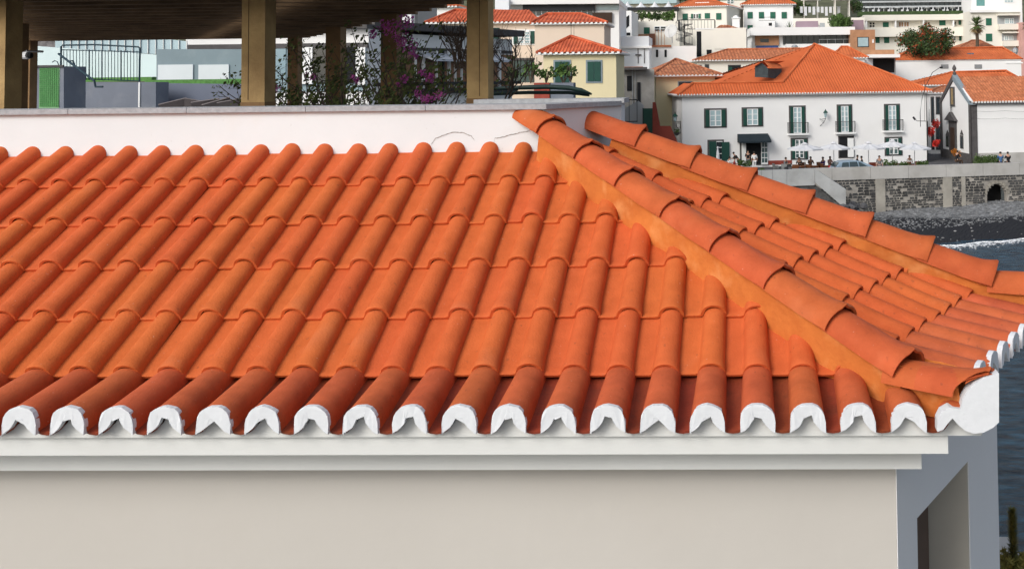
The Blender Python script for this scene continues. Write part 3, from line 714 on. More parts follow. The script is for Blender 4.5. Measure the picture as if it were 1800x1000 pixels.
class B:
    "a building: front wall plane through pixel (x0, y) at distance D, turned by a degrees"
    def __init__(s, name, label, x0, x1, y, D, a, depth, zb=None, wall=WW, cat='house', group=None, y1=None, body=True):
        O = at(x0, y, D); s.zt = O.z; s.zb = (tz(D)-1.5) if zb is None else zb
        s.O = Vector((O.x, O.y, s.zb)); s.a = radians(a); s.u = Vector((cos(s.a), sin(s.a), 0)); s.v = Vector((-sin(s.a), cos(s.a), 0))
        s.e = thing(name, label, cat, s.O, s.a, group); s.w = s.px(x1, y)[0]; s.h = s.zt-s.zb; s.d = depth; s.wall = wall
        if body:
            b = bm(); box(b, 0, s.w, 0, depth, 0, s.h); s.part('wall', b, wall)
    def px(s, x, y, d=0):
        "photograph pixel -> (u, z) on the plane d metres behind the front"
        P = atp(x, y, s.O+s.v*d, -s.v)-s.O; return P.dot(s.u), P.z
    def part(s, name, b, m, parent=None, kind=None):
        fixn(b); o = obj(name, b, m, parent or s.e)
        if kind: o['kind'] = kind
        return o
    def bx(s, name, x0, y0, x1, y1, d0, d1, m, parent=None, ref=0):
        "box covering the pixel rectangle on the plane at depth ref, from depth d0 to d1"
        ua, za = s.px(x0, y0, ref); ub, zb_ = s.px(x1, y1, ref); uc, _ = s.px(x0, y1, ref)
        b = bm(); box(b, (ua+uc)/2 if False else ua, ub, d0, d1, zb_, za); return s.part(name, b, m, parent)
    def win(s, x0, y0, x1, y1, kind='cas', tr=None, sh=GRN, ref=0, nx=2, ny=3, fr=FRW, gl=GLS, name='window'):
        u0, z1 = s.px(x0, y0, ref); u1, z0 = s.px(x1, y1, ref); f = ref-.0
        if u1 < u0: u0, u1 = u1, u0
        if kind == 'shut':           # closed shutters
            b = bm()
            if tr: box(b, u0-.12, u1+.12, f-.05, f, z0-.12, z1+.12)
            else: box(b, u0-.02, u1+.02, f-.03, f, z0-.02, z1+.02)
            w = s.part(name, b, tr or STN)
            for q in (0, 1):
                b = bm(); m_ = (u0+u1)/2; a_, c_ = (u0, m_-.015) if q == 0 else (m_+.015, u1); box(b, a_, c_, f-.10, f-.052, z0, z1); s.part('shutter', b, sh, w)
            return w
        W_w = u1-u0; b = bm(); g = .0
        if kind == 'dark':
            if tr: box(b, u0-.1, u1+.1, f-.05, f, z0-.1, z1+.1); w = s.part(name, b, tr)
            b2 = bm(); box(b2, u0, u1, f-.07, f-.002 if not tr else f-.052, z0, z1)
            if tr: s.part('pane', b2, gl, w); return w
            b.free(); return s.part(name, b2, gl)
        # casement: trim (window mesh) > frame, pane, shutters
        if tr: box(b, u0-.14, u1+.14, f-.05, f, z0-.14, z1+.16)
        else: box(b, u0-.03, u1+.03, f-.03, f, z0-.03, z1+.03)
        w = s.part(name, b, tr or fr)
        so_ = W_w*.0
        if kind in ('open', 'half'):
            sw_ = W_w*.20; 
            for q in (0, 1):
                b = bm(); a_, c_ = (u0-.0, u0+sw_) if q == 0 else (u1-sw_, u1); box(b, a_, c_, f-.13, f-.052, z0-.02, z1+.02); s.part('shutter', b, sh, w)
            u0, u1 = u0+sw_+.01, u1-sw_-.01
        b = bm(); box(b, u0, u1, f-.06, f-.052, z0, z1); s.part('pane', b, gl, w)
        b = bm(); t = min(.05, (u1-u0)*.07)
        for i in range(nx+1):
            c_ = u0+(u1-u0)*i/nx; k = t*(1.3 if i in (0, nx, nx/2) else .6); box(b, max(u0,c_-k), min(u1,c_+k), f-.10, f-.061, z0, z1)
        for j in range(ny+1):
            c_ = z0+(z1-z0)*j/ny; k = t*(1.2 if j in (0, ny) else .55); box(b, u0+.001, u1-.001, f-.098, f-.0615, max(z0,c_-k), min(z1,c_+k))
        s.part('frame', b, fr, w); return w
    def hip(s, ye, ridge, m=RF, o=.35, step=.3, z=None, name='roof', dr=None, fringe=True, th=.12):
        "hipped roof: ridge = pixels (xa, ya, xb, yb) taken on the plane at mid depth"
        zt = s.h if z is None else z; dm = s.d/2 if dr is None else dr
        ra, za = s.px(ridge[0], ridge[1], dm); rb, zb_ = s.px(ridge[2], ridge[3], dm)
        ze = zt-.02; e = [(-o,-o,ze),(s.w+o,-o,ze),(s.w+o,s.d+o,ze),(-o,s.d+o,ze)]
        R0, R1 = (ra, dm, za), (rb, dm, za if abs(ra-rb) < .1 else zb_)
        b = bm(); tiled(b, e[0], e[1], R1, R0, step); tiled(b, e[1], e[2], R1, R1, step); tiled(b, e[2], e[3], R0, R1, step); tiled(b, e[3], e[0], R0, R0, step)
        poly(b, [Vector(p)-ZU*.02 for p in e])
        r = s.part(name, b, m); r.data.validate()
        b = bm()
        for p in e[:2]:
            q = R0 if p is e[0] else R1; tube(b, [Vector(p)+ZU*.05, Vector(q)+ZU*.08], .11, 6)
        if (Vector(R0)-Vector(R1)).length > .3: tube(b, [Vector(R0)+ZU*.08, Vector(R1)+ZU*.08], .11, 6)
        s.part('ridge_tiles', b, m, r)
        b = bm(); box(b, -o+.05, s.w+o-.05, -o+.05, 0, ze-th, ze-.03); box(b, -o+.05, 0, -o+.06, s.d+o, ze-th, ze-.031); box(b, s.w, s.w+o-.05, -o+.06, s.d+o, ze-th, ze-.031); s.part('eave_board', b, FRW, r)
        if fringe:
            b = bm(); n = int((s.w+2*o)/.36)
            for i in range(n):
                u = -o+(s.w+2*o)*(i+.5)/n; box(b, u-.09, u+.09, -o-.03, -o+.04, ze-.10, ze+.05)
            n = int((s.d+2*o)/.36)
            for i in range(n):
                v_ = -o+(s.d+2*o)*(i+.5)/n
                box(b, -o-.03, -o+.04, v_-.09, v_+.09, ze-.10, ze+.05); box(b, s.w+o-.04, s.w+o+.03, v_-.09, v_+.09, ze-.10, ze+.05)
            s.part('eave_tiles', b, FRW, r, 'stuff')
        return r
    def flat(s, m=FRW, o=.15, t=.2, name='parapet'):
        b = bm(); box(b, -o, s.w+o, -o, s.d+o, s.h-t*.3, s.h+t*.7); return s.part(name, b, m)
def rail(s, x0, x1, y0, y1, ref, m=MTL, name='railing', step=.18, r=.015, sides=0):
    "railing on building s spanning a pixel rectangle on plane ref"
    u0, z1 = s.px(x0, y0, ref); u1, z0 = s.px(x1, y1, ref); b = bm()
    def seg(p, q):
        n = max(1, int((Vector(q)-Vector(p)).length/step))
        for i in range(n+1):
            c = Vector(p).lerp(Vector(q), i/n); tube(b, [c, c+ZU*(z1-z0)], r, 4)
        tube(b, [Vector(p)+ZU*(z1-z0), Vector(q)+ZU*(z1-z0)], r*1.6, 4); tube(b, [Vector(p)+ZU*.06, Vector(q)+ZU*.06], r*1.2, 4)
    seg((u0,ref,z0),(u1,ref,z0))
    if sides: seg((u0,ref,z0),(u0,ref+sides,z0)); seg((u1,ref,z0),(u1,ref+sides,z0))
    return s.part(name, b, m)

# ------------------------------------------------------------------ the cafe building
cf = B('cafe_building', 'long white two storey cafe building with bright orange hipped roof above the square', 1199, 1629, 167.5, 97, 12, 15, PZ-.2, WW, cat='cafe')
b = bm(); cdv = cf.px(1375,146,3.0); cw = cf.w; o = .45; ze = cf.h
ua = cf.px(1218,147,3.0)[0]; uh, zh = cf.px(1376,146,3.0); ap_u, ap_z = cf.px(1431.5, 79, 8.0)
slp = (ap_z-ze)/(8+o); vS = 3.0
for _ in range(20):
    uh, zh = cf.px(1376,146,vS); vS = (zh-ze)/slp-o
ua = cf.px(1218,147,vS)[0]
Lf0, Lf1 = Vector((-o,-o,ze)), Vector((uh,-o,ze)); strip_l, strip_r = Vector((ua,vS,zh)), Vector((uh,vS,zh)); APX = Vector((ap_u,8,ap_z))
Rf1 = Vector((cw+o,-o,ze)); BR = Vector((cw+o,cf.d+o,ze)); BL = Vector((-o,cf.d+o,ze))
tiled(b, Lf0, Lf1, strip_r, strip_l, .28)
tiled(b, Lf1, Rf1, APX, strip_r, .28)
tiled(b, Rf1, BR, APX, APX, .28)
bk = Vector((ua+2.2, 12.5, zh+.05))
tiled(b, BL, Lf0, strip_l, Vector((ua,11,zh)), .28)
tiled(b, Vector((ua+2.4,cf.d-2,zh)), Vector((ua+2.4,vS,zh)), APX, APX, .28)
quad(b, strip_l, strip_r, Vector((uh,cf.d,zh)), Vector((ua,cf.d,zh)))
quad(b, Vector((ua+2.4,vS,zh)), strip_r, APX, APX+Vector((.01,0,0)))
poly(b, [Lf0-ZU*.02, Rf1-ZU*.02, BR-ZU*.02, BL-ZU*.02])
tiled(b, BR, BL, APX, APX, .28)
rfc = cf.part('roof', b, mat('cafe_roof', (.50,.105,.03), .8, .10, .5, .25, 5, c2=(.56,.13,.04), stain=(.5,.25,(.40,.085,.03))))
b = bm()
for p, q in ((Lf0,strip_l),(Lf1*.0+strip_r,APX),(Rf1,APX),(strip_l,strip_r)): tube(b, [p+ZU*.06, q+ZU*.1], .12, 6)
cf.part('ridge_tiles', b, RF, rfc)
b = bm(); b2 = bm()
n = int((cw+2*o)/.28)
for i in range(n):
    u = -o+(cw+2*o)*(i+.5)/n; box(b, u-.07, u+.07, -o-.03, -o+.04, ze-.06, ze+.09)
for i in range(56):
    v_ = -o+(cf.d+2*o)*(i+.5)/56; box(b, -o-.03, -o+.04, v_-.07, v_+.07, ze-.06, ze+.09); box(b, cw+o-.04, cw+o+.03, v_-.07, v_+.07, ze-.06, ze+.09)
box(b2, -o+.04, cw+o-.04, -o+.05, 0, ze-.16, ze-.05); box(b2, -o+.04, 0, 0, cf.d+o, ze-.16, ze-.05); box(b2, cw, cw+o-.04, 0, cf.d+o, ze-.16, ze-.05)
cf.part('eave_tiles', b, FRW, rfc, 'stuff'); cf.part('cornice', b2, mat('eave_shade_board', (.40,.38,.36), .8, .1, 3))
# dormer on the left slope
sl2 = (ap_z-zh)/(ap_u-ua-2.4)
cand = [(abs(cf.px(1350,135,v/10)[1]-(zh+(cf.px(1350,135,v/10)[0]-ua-2.4)*sl2)), v/10) for v in range(10, 130)]
vD = min(cand)[1]-.1
def cp(x, y, v): u, z = cf.px(x, y, v); return Vector((u, v, z))
g1, g2, g3, g4, g5 = cp(1327,136,vD), cp(1327,118,vD), cp(1338.5,110,vD), cp(1350,120.5,vD), cp(1350,137,vD)
R3, R4, R5, R2 = cp(1381,109,vD+2.6), cp(1374,121,vD+2.2), cp(1374,140,vD+2.2), g2+Vector((1.8,2.4,0))
b = bm(); poly(b, [g1,g5,g4,g3,g2]); poly(b, [g5,R5,R4,g4]); drm = cf.part('dormer', b, mat('dormer_slate', (.06,.075,.08), .8, .2, 3))
b = bm(); o_ = Vector((0,-.25,.08)); tiled(b, g4+o_+Vector((.12,0,-.05)), R4+Vector((.15,0,.05)), R3+ZU*.08, g3+o_, .28, .04); poly(b, [g2+o_-Vector((.15,0,.05)), g3+o_, R3+ZU*.08, R2]); cf.part('dormer_roof', b, RF, drm)
# windows
for x0, x1, y0, y1 in ((1240,1275,194,222),(1306,1339,192,220)): cf.win(x0, y0, x1, y1, 'open', STN, nx=2, ny=3, gl=GLL)
def balcony(s, x0, x1, ytop, yfloor, m=MTL):
    u0, z0 = s.px(x0, yfloor, 0); u1, _ = s.px(x1, yfloor, 0); zt_ = s.px(x0, ytop, 0)[1]
    b = bm(); box(b, u0, u1, -.45, 0, z0-.16, z0); sl_ = s.part('balcony', b, FRW)
    b = bm(); pts = [(u0+.03,0),(u0+.03,-.42),(u1-.03,-.42),(u1-.03,0)]
    for (xa,ya),(xb,yb) in zip(pts, pts[1:]):
        n = max(2, int(sqrt((xa-xb)**2+(ya-yb)**2)/.13))
        for i in range(n+1):
            f = i/n; X = xa+(xb-xa)*f; Y = ya+(yb-ya)*f; bul = .0
            tube(b, [(X,Y,z0),(X,Y-.05*(ya==yb),z0+.25),(X,Y,zt_)], .012, 3, cap=False)
        tube(b, [(xa,ya,zt_),(xb,yb,zt_)], .022, 4)
    s.part('railing', b, m, sl_)
for x0, x1, y0, y1 in ((1389,1414,189,234),(1473,1496,187,232),(1556,1580,186,229)):
    cf.win(x0, y0, x1, y1, 'open', STN, nx=2, ny=5, gl=GLL); balcony(cf, x0-5, x1+6, y1-18, y1+1)
cf.win(1246, 249, 1270, 281, 'cas', STN, gl=GLD, sh=GRN); cf.bx('shutter', 1246,249,1259,281, -.14,-.10, GRN); cf.bx('door_leaf', 1268,250,1282,282, -.2,-.14, GRN)
# open entrance under the dark awning
cf.win(1302, 247, 1348, 288, 'dark', STN, gl=DRK)
cf.bx('door_leaf', 1303,249,1309,287,-.7,-.10,FRW); lf = cf.bx('door_leaf', 1337,249,1349,289,-.2,-.14,FRW)
for i in range(2):
    for j in range(4): cf.bx('pane', 1338.3+5.2*i, 251+9*j, 1342.6+5.2*i, 258.5+9*j, -.22,-.2005, GLS, lf)
u0, z0 = cf.px(1296, 236); u1, z1 = cf.px(1350, 247); b = bm()
prism(b, [(u0,-.02,z0),(u0,-1.5,z1+.05),(u0,-1.5,z1-.12),(u0,-.02,z1-.12)], (u1-u0,0,0)); cf.part('awning', b, mat('dark_awning', (.012,.022,.03), .8, .1, 3))
cf.win(1392, 246, 1418, 278, 'open', STN, nx=2, ny=4); 
cf.win(1475, 241, 1500, 276, 'dark', STN, gl=DRK); lf = cf.bx('door_leaf', 1489,243,1500,276,-.2,-.14,FRW)
cf.win(1557, 244, 1584, 271, 'open', STN, nx=2, ny=3)
cf.bx('red_plinth', 1340, 283, 1392, 289, -.04, -.002, mat('red_plinth_paint', (.25,.05,.035), .8, .2, 2))
cf.bx('drainpipe', 1627.5, 163, 1629.5, 286, -.12, -.02, STN)
def lantern(s, x, y0, y1, side=1):
    u, zt_ = s.px(x, y0, -.5); _, zb_ = s.px(x, y1, -.5); hh = (zt_-zb_)
    b = bm(); lathe(b, [(.03,zb_+hh*.05),(.09,zb_+hh*.1),(.17,zb_+hh*.6)], 6, (u,-.5,0)); l_ = bm()
    g_ = s.part('lantern_glass', b, GLL)
    lathe(l_, [(.24,zb_+hh*.58),(.21,zb_+hh*.66),(.08,zb_+hh*.84),(.03,zb_+hh*.88),(.05,zb_+hh*.93),(.01,zt_)], 8, (u,-.5,0)); s.part('lantern_cap', l_, GRN, g_)
    b = bm(); tube(b, [(u,-.5,zb_+hh*.02),(u,-.5,zb_-.05)], .03, 5); tube(b, [(u-.02,-.5,zb_-.05),(u-side*.35,-.25,zb_-.12),(u-side*.45,0,zb_-.1)], .025, 5)
    tube(b, [(u,-.5,zb_-.05),(u-side*.15,-.3,zb_-.45),(u-side*.42,-.02,zb_-.75)], .025, 5)
    for q in range(9):
        a_ = q*.7; tube(b, [(u-side*(.2+.1*cos(a_)),-.25,zb_-.35+.1*sin(a_)),(u-side*(.2+.1*cos(a_+.7)),-.25,zb_-.35+.1*sin(a_+.7))], .014, 3)
    s.part('lantern_bracket', b, MTL, g_)
lantern(cf, 1451, 192, 208, 1)

# ------------------------------------------------------------------ houses behind and beside (near to far)
h = B('yellow_corner_house', 'pale yellow house with weathered brown tiled roof left of the cafe', 1153, 1257, 133, 104, 14, 11, None, YL, group=None)
h.hip(133, (1187,105,1189,105), RF2, o=.7, step=.36); h.win(1193,145,1216,160,'dark',BLT,gl=GLD)
b = bm(); vv = h.px(1153,150)[1]; box(b, -.06, -.002, 3.6, 5.2, h.h-3.2, h.h-.7); h.part('shutter', b, mat('teal_shutter', (.10,.20,.20), .7, .1, 3))
h = B('back_house', 'ivory house with long dusty orange roof directly behind the cafe', 1225, 1440, 106.5, 122, 6, 10, None, IV)
h.hip(106, (1279,88,1440,86), RF3, o=.5, step=.4); h.win(1281,116,1301,136,'dark',STN,gl=DRK); h.win(1226,116,1232,122,'dark',STN,gl=GLD); h.win(1240,115,1245,126,'dark',STN,gl=GLD)
h.bx('shutter', 1280,118,1287,136,-.14,-.10,GRN)
h = B('white_gallery', 'white windowless building with orange roof and two wall vents right of the cafe roof', 1573, 1795, 106.5, 142, 6, 9, None, WW, cat='building')
h.hip(106, (1603,87,1762,84), RF, o=.15, step=.36, fringe=False); 
for x in (1654, 1713):
    v_ = h.bx('vent', x,114,x+13,121,-.05,-.002,STN)
    for i in range(4): h.bx('vent_slat', x+.5,114.6+i*1.6,x+12.5,115.5+i*1.6,-.08,-.051,MTW,v_)
zz = h.px(1705,95,2.4)[1]; uu = h.px(1700,95,2.4)[0]; b = bm(); v = box(b, uu, uu+.85, 2.0, 2.8, zz-.35, zz+.1); h.part('skylight', b, mat('skylight_glass', (.12,.15,.2), .2, .1, 3))
b = bm(); uu, zz = h.px(1784.5, 104, 3); z2 = h.px(1784, 84, 3)[1]
lathe(b, [(.32,zz-.6),(.30,zz+(z2-zz)*.5),(.42,zz+(z2-zz)*.55),(.42,zz+(z2-zz)*.85),(.1,z2)], 12, (uu,3,0)); h.part('chimney_flue', b, MTW)
h.bx('rear_parapet', 1768,110,1798,112,-.08,-.002,FRW)
# house with the long orange roof behind the chapel
h = B('street_house', 'narrow white street house with dark window openings between cafe and chapel', 1634, 1692, 163, 113, 4, 8, None, WW)
h.hip(163, (1655,153,1680,152), RF2, o=.4, step=.36)
for x0,y0,x1,y1 in ((1637,172,1641,214),(1646,172,1652,200),(1638,232,1641,262),(1646,224,1652,262)): h.win(x0,y0,x1,y1,'dark',STN,gl=GLD)
h = B('orange_roof_house', 'white house with low orange roof reaching behind the chapel gable', 1606, 1800, 150, 126, 4, 8, None, WW)
h.hip(150, (1672,128,1768,125), RF, o=.5, step=.4)
# chapel
ch = B('chapel', 'small white chapel with dark stone gable door and mottled orange tile roof', 1707, 1905, 178, 100, 9, 8.8, PZ, WW, cat='chapel')
gv = ch.d/2; rz_ = None
P = ch.v
def leftface(y, x):      # pixel on the gable face (plane u = 0): returns (v, z)
    Pp = atp(x, y, ch.O, ch.u)-ch.O; return Pp.dot(ch.v), Pp.z
ga, gz = leftface(134, 1676)
b = bm(); prism(b, [(0,0,ch.h),(0,ch.d,ch.h),(0,ga,gz)], (.35,0,0)); ch.part('gable', b, WW)
b = bm(); ov = .35; e0, e1_ = Vector((.15,-ov,ch.h-.1)), Vector((ch.w,-ov,ch.h-.1)); r0, r1 = Vector((.15,ga,gz-.12)), Vector((ch.w,ga,gz-.12))
tiled(b, e0, e1_, r1, r0, .3, .07); tiled(b, Vector((ch.w,ch.d+ov,ch.h-.1)), Vector((.15,ch.d+ov,ch.h-.1)), r0, r1, .3, .07); rr_ = ch.part('roof', b, RF3)
b = bm(); n = int(ch.w/.3)
for i in range(n): u = .2+ch.w*(i+.5)/n; box(b, u-.08, u+.08, -ov-.04, -ov+.05, ch.h-.2, ch.h-.02)
ch.part('eave_tiles', b, FRW, rr_, 'stuff'); b = bm(); box(b, .1, ch.w, -ov+.03, -.001, ch.h-.32, ch.h-.16); ch.part('eave_band', b, STN)
b = bm(); t_ = .42    # stone corner and gable copings
box(b, -.10, .55, -.06, -.001, 0, ch.h-.33); box(b, -.10, -.001, -.06, .55, 0, ch.h); box(b, -.10, -.001, ch.d-.5, ch.d+.05, 0, ch.h); ch.part('corner_stones', b, STN)
b = bm(); prism(b, [(-.12,-.35,ch.h-.35),(-.12,ga,gz+.15),(-.12,ga,gz-.45),(-.12,.35,ch.h-.35)], (.5,0,0)); ch.part('gable_coping', b, BLT)
b = bm(); prism(b, [(-.12,ch.d+.35,ch.h-.35),(-.12,ga,gz+.15),(-.12,ga,gz-.45),(-.12,ch.d-.35,ch.h-.35)], (.5,0,0)); ch.part('gable_coping', b, STN)
b = bm(); lathe(b, [(.16,gz+.1),(.2,gz+.3),(.08,gz+.45),(.22,gz+.7),(.2,gz+.85),(.02,gz+1.15)], 8, (.1,ga,0)); ch.part('finial', b, STN)
def gbox(name, y0, x0, y1, x1, m, t0, t1, parent=None):
    va, za = leftface(y0, x0); vb, zb_ = leftface(y1, x1); b = bm(); box(b, -t1, -t0, min(va,vb), max(va,vb), zb_, za); return ch.part(name, b, m, parent)
gw = gbox('window', 153, 1670, 188, 1679, STN, .001, .06); gbox('pane', 156, 1672.5, 184, 1676.5, PALMT, .061, .08, gw)
dr = gbox('door', 212, 1668.5, 272, 1683, STN, .001, .08); gbox('door_leaf', 224, 1671.5, 271, 1680, WOOD_D, .081, .1, dr)
va, za = leftface(211, 1665); vb, _ = leftface(211, 1684); _, zp = leftface(197, 1674)
b = bm(); prism(b, [(-.35,va,za),(-.35,vb,za),(-.35,(va+vb)/2,zp)], (.34,0,0)); tube(b, [(-.15,(va+vb)/2,zp),(-.15,(va+vb)/2,zp+.7)], .04, 4); tube(b, [(-.15,(va+vb)/2-.2,zp+.45),(-.15,(va+vb)/2+.2,zp+.45)], .04, 4); ch.part('pediment', b, STN)
for xa, xb in ((1663,1669),(1688,1694)):
    w_g = gbox('window', 236 if xa < 1680 else 238, xa, 259 if xa < 1680 else 262, xb, STN, .001, .05)
    va, za = leftface(237, xa); vb, _ = leftface(237, xb); b = bm(); prism(b, [(-.05,va,za),(-.05,vb,za),(-.05,(va+vb)/2,za+.5)], (.049,0,0)); ch.part('window_arch', b, STN, w_g)
    gbox('pane', 239 if xa<1680 else 241, xa+1.4, 258 if xa<1680 else 260, xb-1.4, GLD, .051, .07, w_g)
b = bm(); box(b, .56, ch.w, -.05, -.001, 0, 1.0); ch.part('plinth', b, CONC); b = bm(); box(b, -.04, -.001, .56, ch.d-.5, 0, .9); ch.part('plinth', b, STN)
for yy_ in ((195,),(208,)):
    b = bm(); pts = [ch.px(1707+i*12, yy_[0]+1.6*sin(pi*(i%5)/5*1.0), -.3) for i in range(12)]
    tube(b, [(u,-.3,z) for u, z in pts], .012, 3); ch.part('cable', b, MTL)
# ------------------------------------------------------------------ the hillside quarter
h = B('grey_block_house', 'windowless pale grey cubic house with dark stair slot above the back house', 1223, 1312, 52, 140, 0, 9, None, IV)
h.bx('stair_slot', 1224.5,56,1233,100,-.05,-.002,DRK); h.bx('wall_panel', 1256,50,1312,86,-.08,-.003,IV); h.bx('slot_window',1242,88,1251,97,-.05,-.002,DRK)
h.flat(o=.05, t=.15); b = bm(); r0 = h.px(1256,53,3); r1 = h.px(1305,53,3); rp_c = h.px(1266,45,4.5); rp_d = h.px(1280,46,4.5)
A0 = Vector((r0[0],2,h.h)); A1 = Vector((r1[0],2,h.h)); A2 = Vector((r1[0],8,h.h)); A3 = Vector((r0[0],8,h.h)); R_ = Vector((rp_c[0],4.5,rp_c[1])); Q_ = Vector((rp_d[0],4.5,rp_c[1]))
tiled(b, A0, A1, Q_, R_, .36); tiled(b, A1, A2, Q_, Q_, .36); tiled(b, A3, A0, R_, R_, .36); tiled(b, A2, A3, R_, Q_, .36); h.part('small_roof', b, RF2)
rail(h, 1192,1256,36,52, 1.0, MTL, step=.45, r=.03, sides=3)
h = B('low_white_annex', 'low white annex with rooftop wall below the satellite dish', 1145, 1224, 82, 131, 4, 8, None, WW)
h.win(1153,88,1157,101,'dark',gl=DRK); h.win(1168,88,1172,101,'dark',gl=DRK); h.bx('roof_edge',1144,80,1180,83,-.2,-.003,RF2)
# spiral stair
st = thing('spiral_stair', 'black spiral staircase standing between the white annex and the grey block', 'staircase', at(1203,80,134)); L0 = Vector(st.location); top_ = at(1203,42,134).z-L0.z
b = bm(); tube(b, [(0,0,0),(0,0,top_)], .08, 6); obj('pole', b, MTL, st)
b = bm(); n = 26
for i in range(n):
    a_ = i*.5; z = top_*i/n; v = box(b, 0, 1.1, -.16, .16, z, z+.05); bmesh.ops.transform(b, matrix=Matrix.Rotation(a_,4,'Z'), verts=v)
    tube(b, [(1.08*cos(a_),1.08*sin(a_),z),(1.08*cos(a_),1.08*sin(a_),z+.95)], .018, 3)
    if i < n-1: tube(b, [(1.08*cos(a_),1.08*sin(a_),z+.95),(1.08*cos(a_+.5),1.08*sin(a_+.5),z+.95+top_/n)], .025, 3)
obj('steps', b, MTL, st)
def dish(name, label, x, y, D, r, az=-.4):
    t = thing(name, label, 'dish', at(x, y, D)); b = bm()
    lathe(b, [(.02,0),(r*.5,.06*r),(r*.85,.2*r),(r,.32*r),(r*1.0,.36*r),(r*.82,.24*r),(r*.45,.1*r),(.01,.05*r)], 20); R = Matrix.Rotation(az,4,'Z') @ Matrix.Rotation(radians(68),4,'X'); bmesh.ops.transform(b, matrix=R, verts=b.verts); smooth(b)
    obj('reflector', fixn(b), mat('dish_paint', (.62,.62,.60), .6, .06, 2), t)
    b = bm(); tube(b, [R @ Vector((0,-r*.95,.3*r)), R @ Vector((0,0,r*.9))], .03, 4); tube(b, [R @ Vector((0,0,.9*r)), R @ Vector((0,0,.75*r))], .07, 5); obj('feed_arm', b, MTW, t)
    b = bm(); tube(b, [(0,.1,0),(0,.3,-r*1.5)], .06, 5); obj('mast', b, MTW, t); return t
dish('satellite_dish', 'large white satellite dish beside the spiral staircase', 1181, 57, 133, .95, -.5)
dish('satellite_dish', 'white satellite dish behind the cream house with the red tile roof', 1050, 72, 84, .5, .5)
h = B('terrace_house', 'cream house with green shutters below the garden terrace of white parasols', 1108, 1194, 38.5, 150, 0, 7, None, IV)
for r_ in ((1110,50,1118,60),(1132,49,1142,60)): h.win(*r_,'shut',sh=GRN2)
h.win(1150,47,1171,56,'cas',sh=GRN,ny=2,gl=GLD); h.bx('brick_band',1109,61,1142,66,-.1,-.003,BRK); h.bx('brick_panel',1141,60,1152,82,-.6,-.003,mat('brown_brick',(.20,.09,.06),.9,.3,2))
for i in range(4): h.bx('post',1153+i*5.3,54,1154+i*5.3,82,-1.4,-1.2,BRK)
# canopy terrace above it
pg = B('canopy_terrace', 'dark flat terrace canopy with four small white tent peaks on the hill', 1092, 1192, 14.5, 158, 0, 6, None, MTL, cat='canopy', body=False)
pg.bx('canopy', 1088,14,1192,18,-.1,4,MTL)
for i, x in enumerate((1103,1127,1151,1175)):
    b = bm(); u, z = pg.px(x, 14, 2); zt_ = pg.px(x, 3.5, 2)[1]; lathe(b, [(.95,z),(.45,z+(zt_-z)*.35),(.15,z+(zt_-z)*.75),(.03,zt_)], 8, (u,2,0)); pg.part('tent_peak', b, CAN)
for x in (1090,1110,1130,1150,1170,1190): pg.bx('post', x, 18, x+1, 40, 0, .1, MTL)
h = B('white_tower_house', 'narrow white house with a slanting dark opening left of the canopy terrace', 1076, 1110, 20, 141, 0, 8, None, WW)
u, z = h.px(1098,33); b = bm(); q = [h.px(x,y) for x, y in ((1097.5,33),(1106,27),(1106,46),(1098,53))]; prism(b, [(u,-.05,z) for u, z in q], (0,.048,0)); h.part('window', b, DRK)
h.bx('window',1062,47,1069,64,-.05,-.002,GLD); h.bx('window',1096,58,1108,63,-.05,-.002,DRK); h.bx('air_unit',1072,58,1080,64,-.5,-.003,BRK)
h = B('white_balcony_house', 'plain white house with broad rooftop parapet left of the brown brick wall', 1077, 1141, 66, 126, 2, 6, None, WB)
h.bx('parapet',1076,65,1141,82,-.3,-.003,WB); h.bx('ledge',1076,82,1146,85,-.4,-.31,WW)
for x in (1121,1132): h.bx('downpipe',x,86,x+1.4,112,-.12,-.003,STN)
h.bx('downpipe',1117,96,1127,98,-.2,-.003,STN)
# upper houses
h = B('green_shutter_house', 'white house with four green shuttered windows and a small roof dormer on the hill', 1192, 1277, 13, 160, -14, 10, None, IV)
h.hip(13, (1228,-4,1238,-4), RF, o=.5, step=.4)
for r_ in ((1200,25,1209,36),(1239,24,1248,33),(1259,24,1268,35)): h.win(*r_,'shut',sh=GRN2)
h.win(1215,25,1232,33,'cas',ny=1,nx=4,gl=GLD,sh=GRN); h.bx('shutter',1215,25,1219,33,-.16,-.11,GRN2); h.bx('shutter',1228,25,1232,33,-.16,-.11,GRN2)
b = bm(); u, z = h.px(1236, 9, 2); box(b, u-1.1, u+1.1, 1.4, 3, z-.4, z+.35); h.part('dormer', b, WW)
h = B('chimney_block', 'small white capped chimney block between the two green shuttered houses', 1287, 1300, 33, 158, 0, 1.2, None, WW, cat='chimney')
b = bm(); box(b, -.15, h.w+.15, -.15, 1.35, h.h, h.h+.12); lathe(b, [(.5,h.h+.12),(.35,h.h+.4),(.1,h.h+.5)], 6, (h.w/2,.6,0)); h.part('cap', b, WW)
h = B('tall_green_shutter_house', 'white house with a row of four green windows above a white balcony block', 1307, 1394, 9, 165, 0, 10, None, WW)
h.hip(9, (1340,-8,1362,-8), RF, o=.5, step=.4)
for x in (1314,1334,1354,1374): h.win(x,22,x+9,33,'shut',sh=GRN2)
h.win(1314,45,1323,52,'shut',sh=GRN2); h.win(1315,70,1326,81,'shut',sh=GRN2)
h.bx('balcony_block',1328,37,1362,51,-2,-.003,WW); b = bm(); u, z = h.px(1354,43,-2); box(b,u-.25,u+.25,-2.05,-2.001,z-.25,z+.2); h.part('balcony_window', b, DRK)
rail(h, 1334,1362,31,37,-2, MTL, step=.3, r=.02)
h = B('behind_house', 'pale house with brown shutters half hidden between the green shuttered houses', 1266, 1310, 2, 182, 0, 8, None, IV); h.win(1278,-4,1290,7,'cas',sh=GRN)
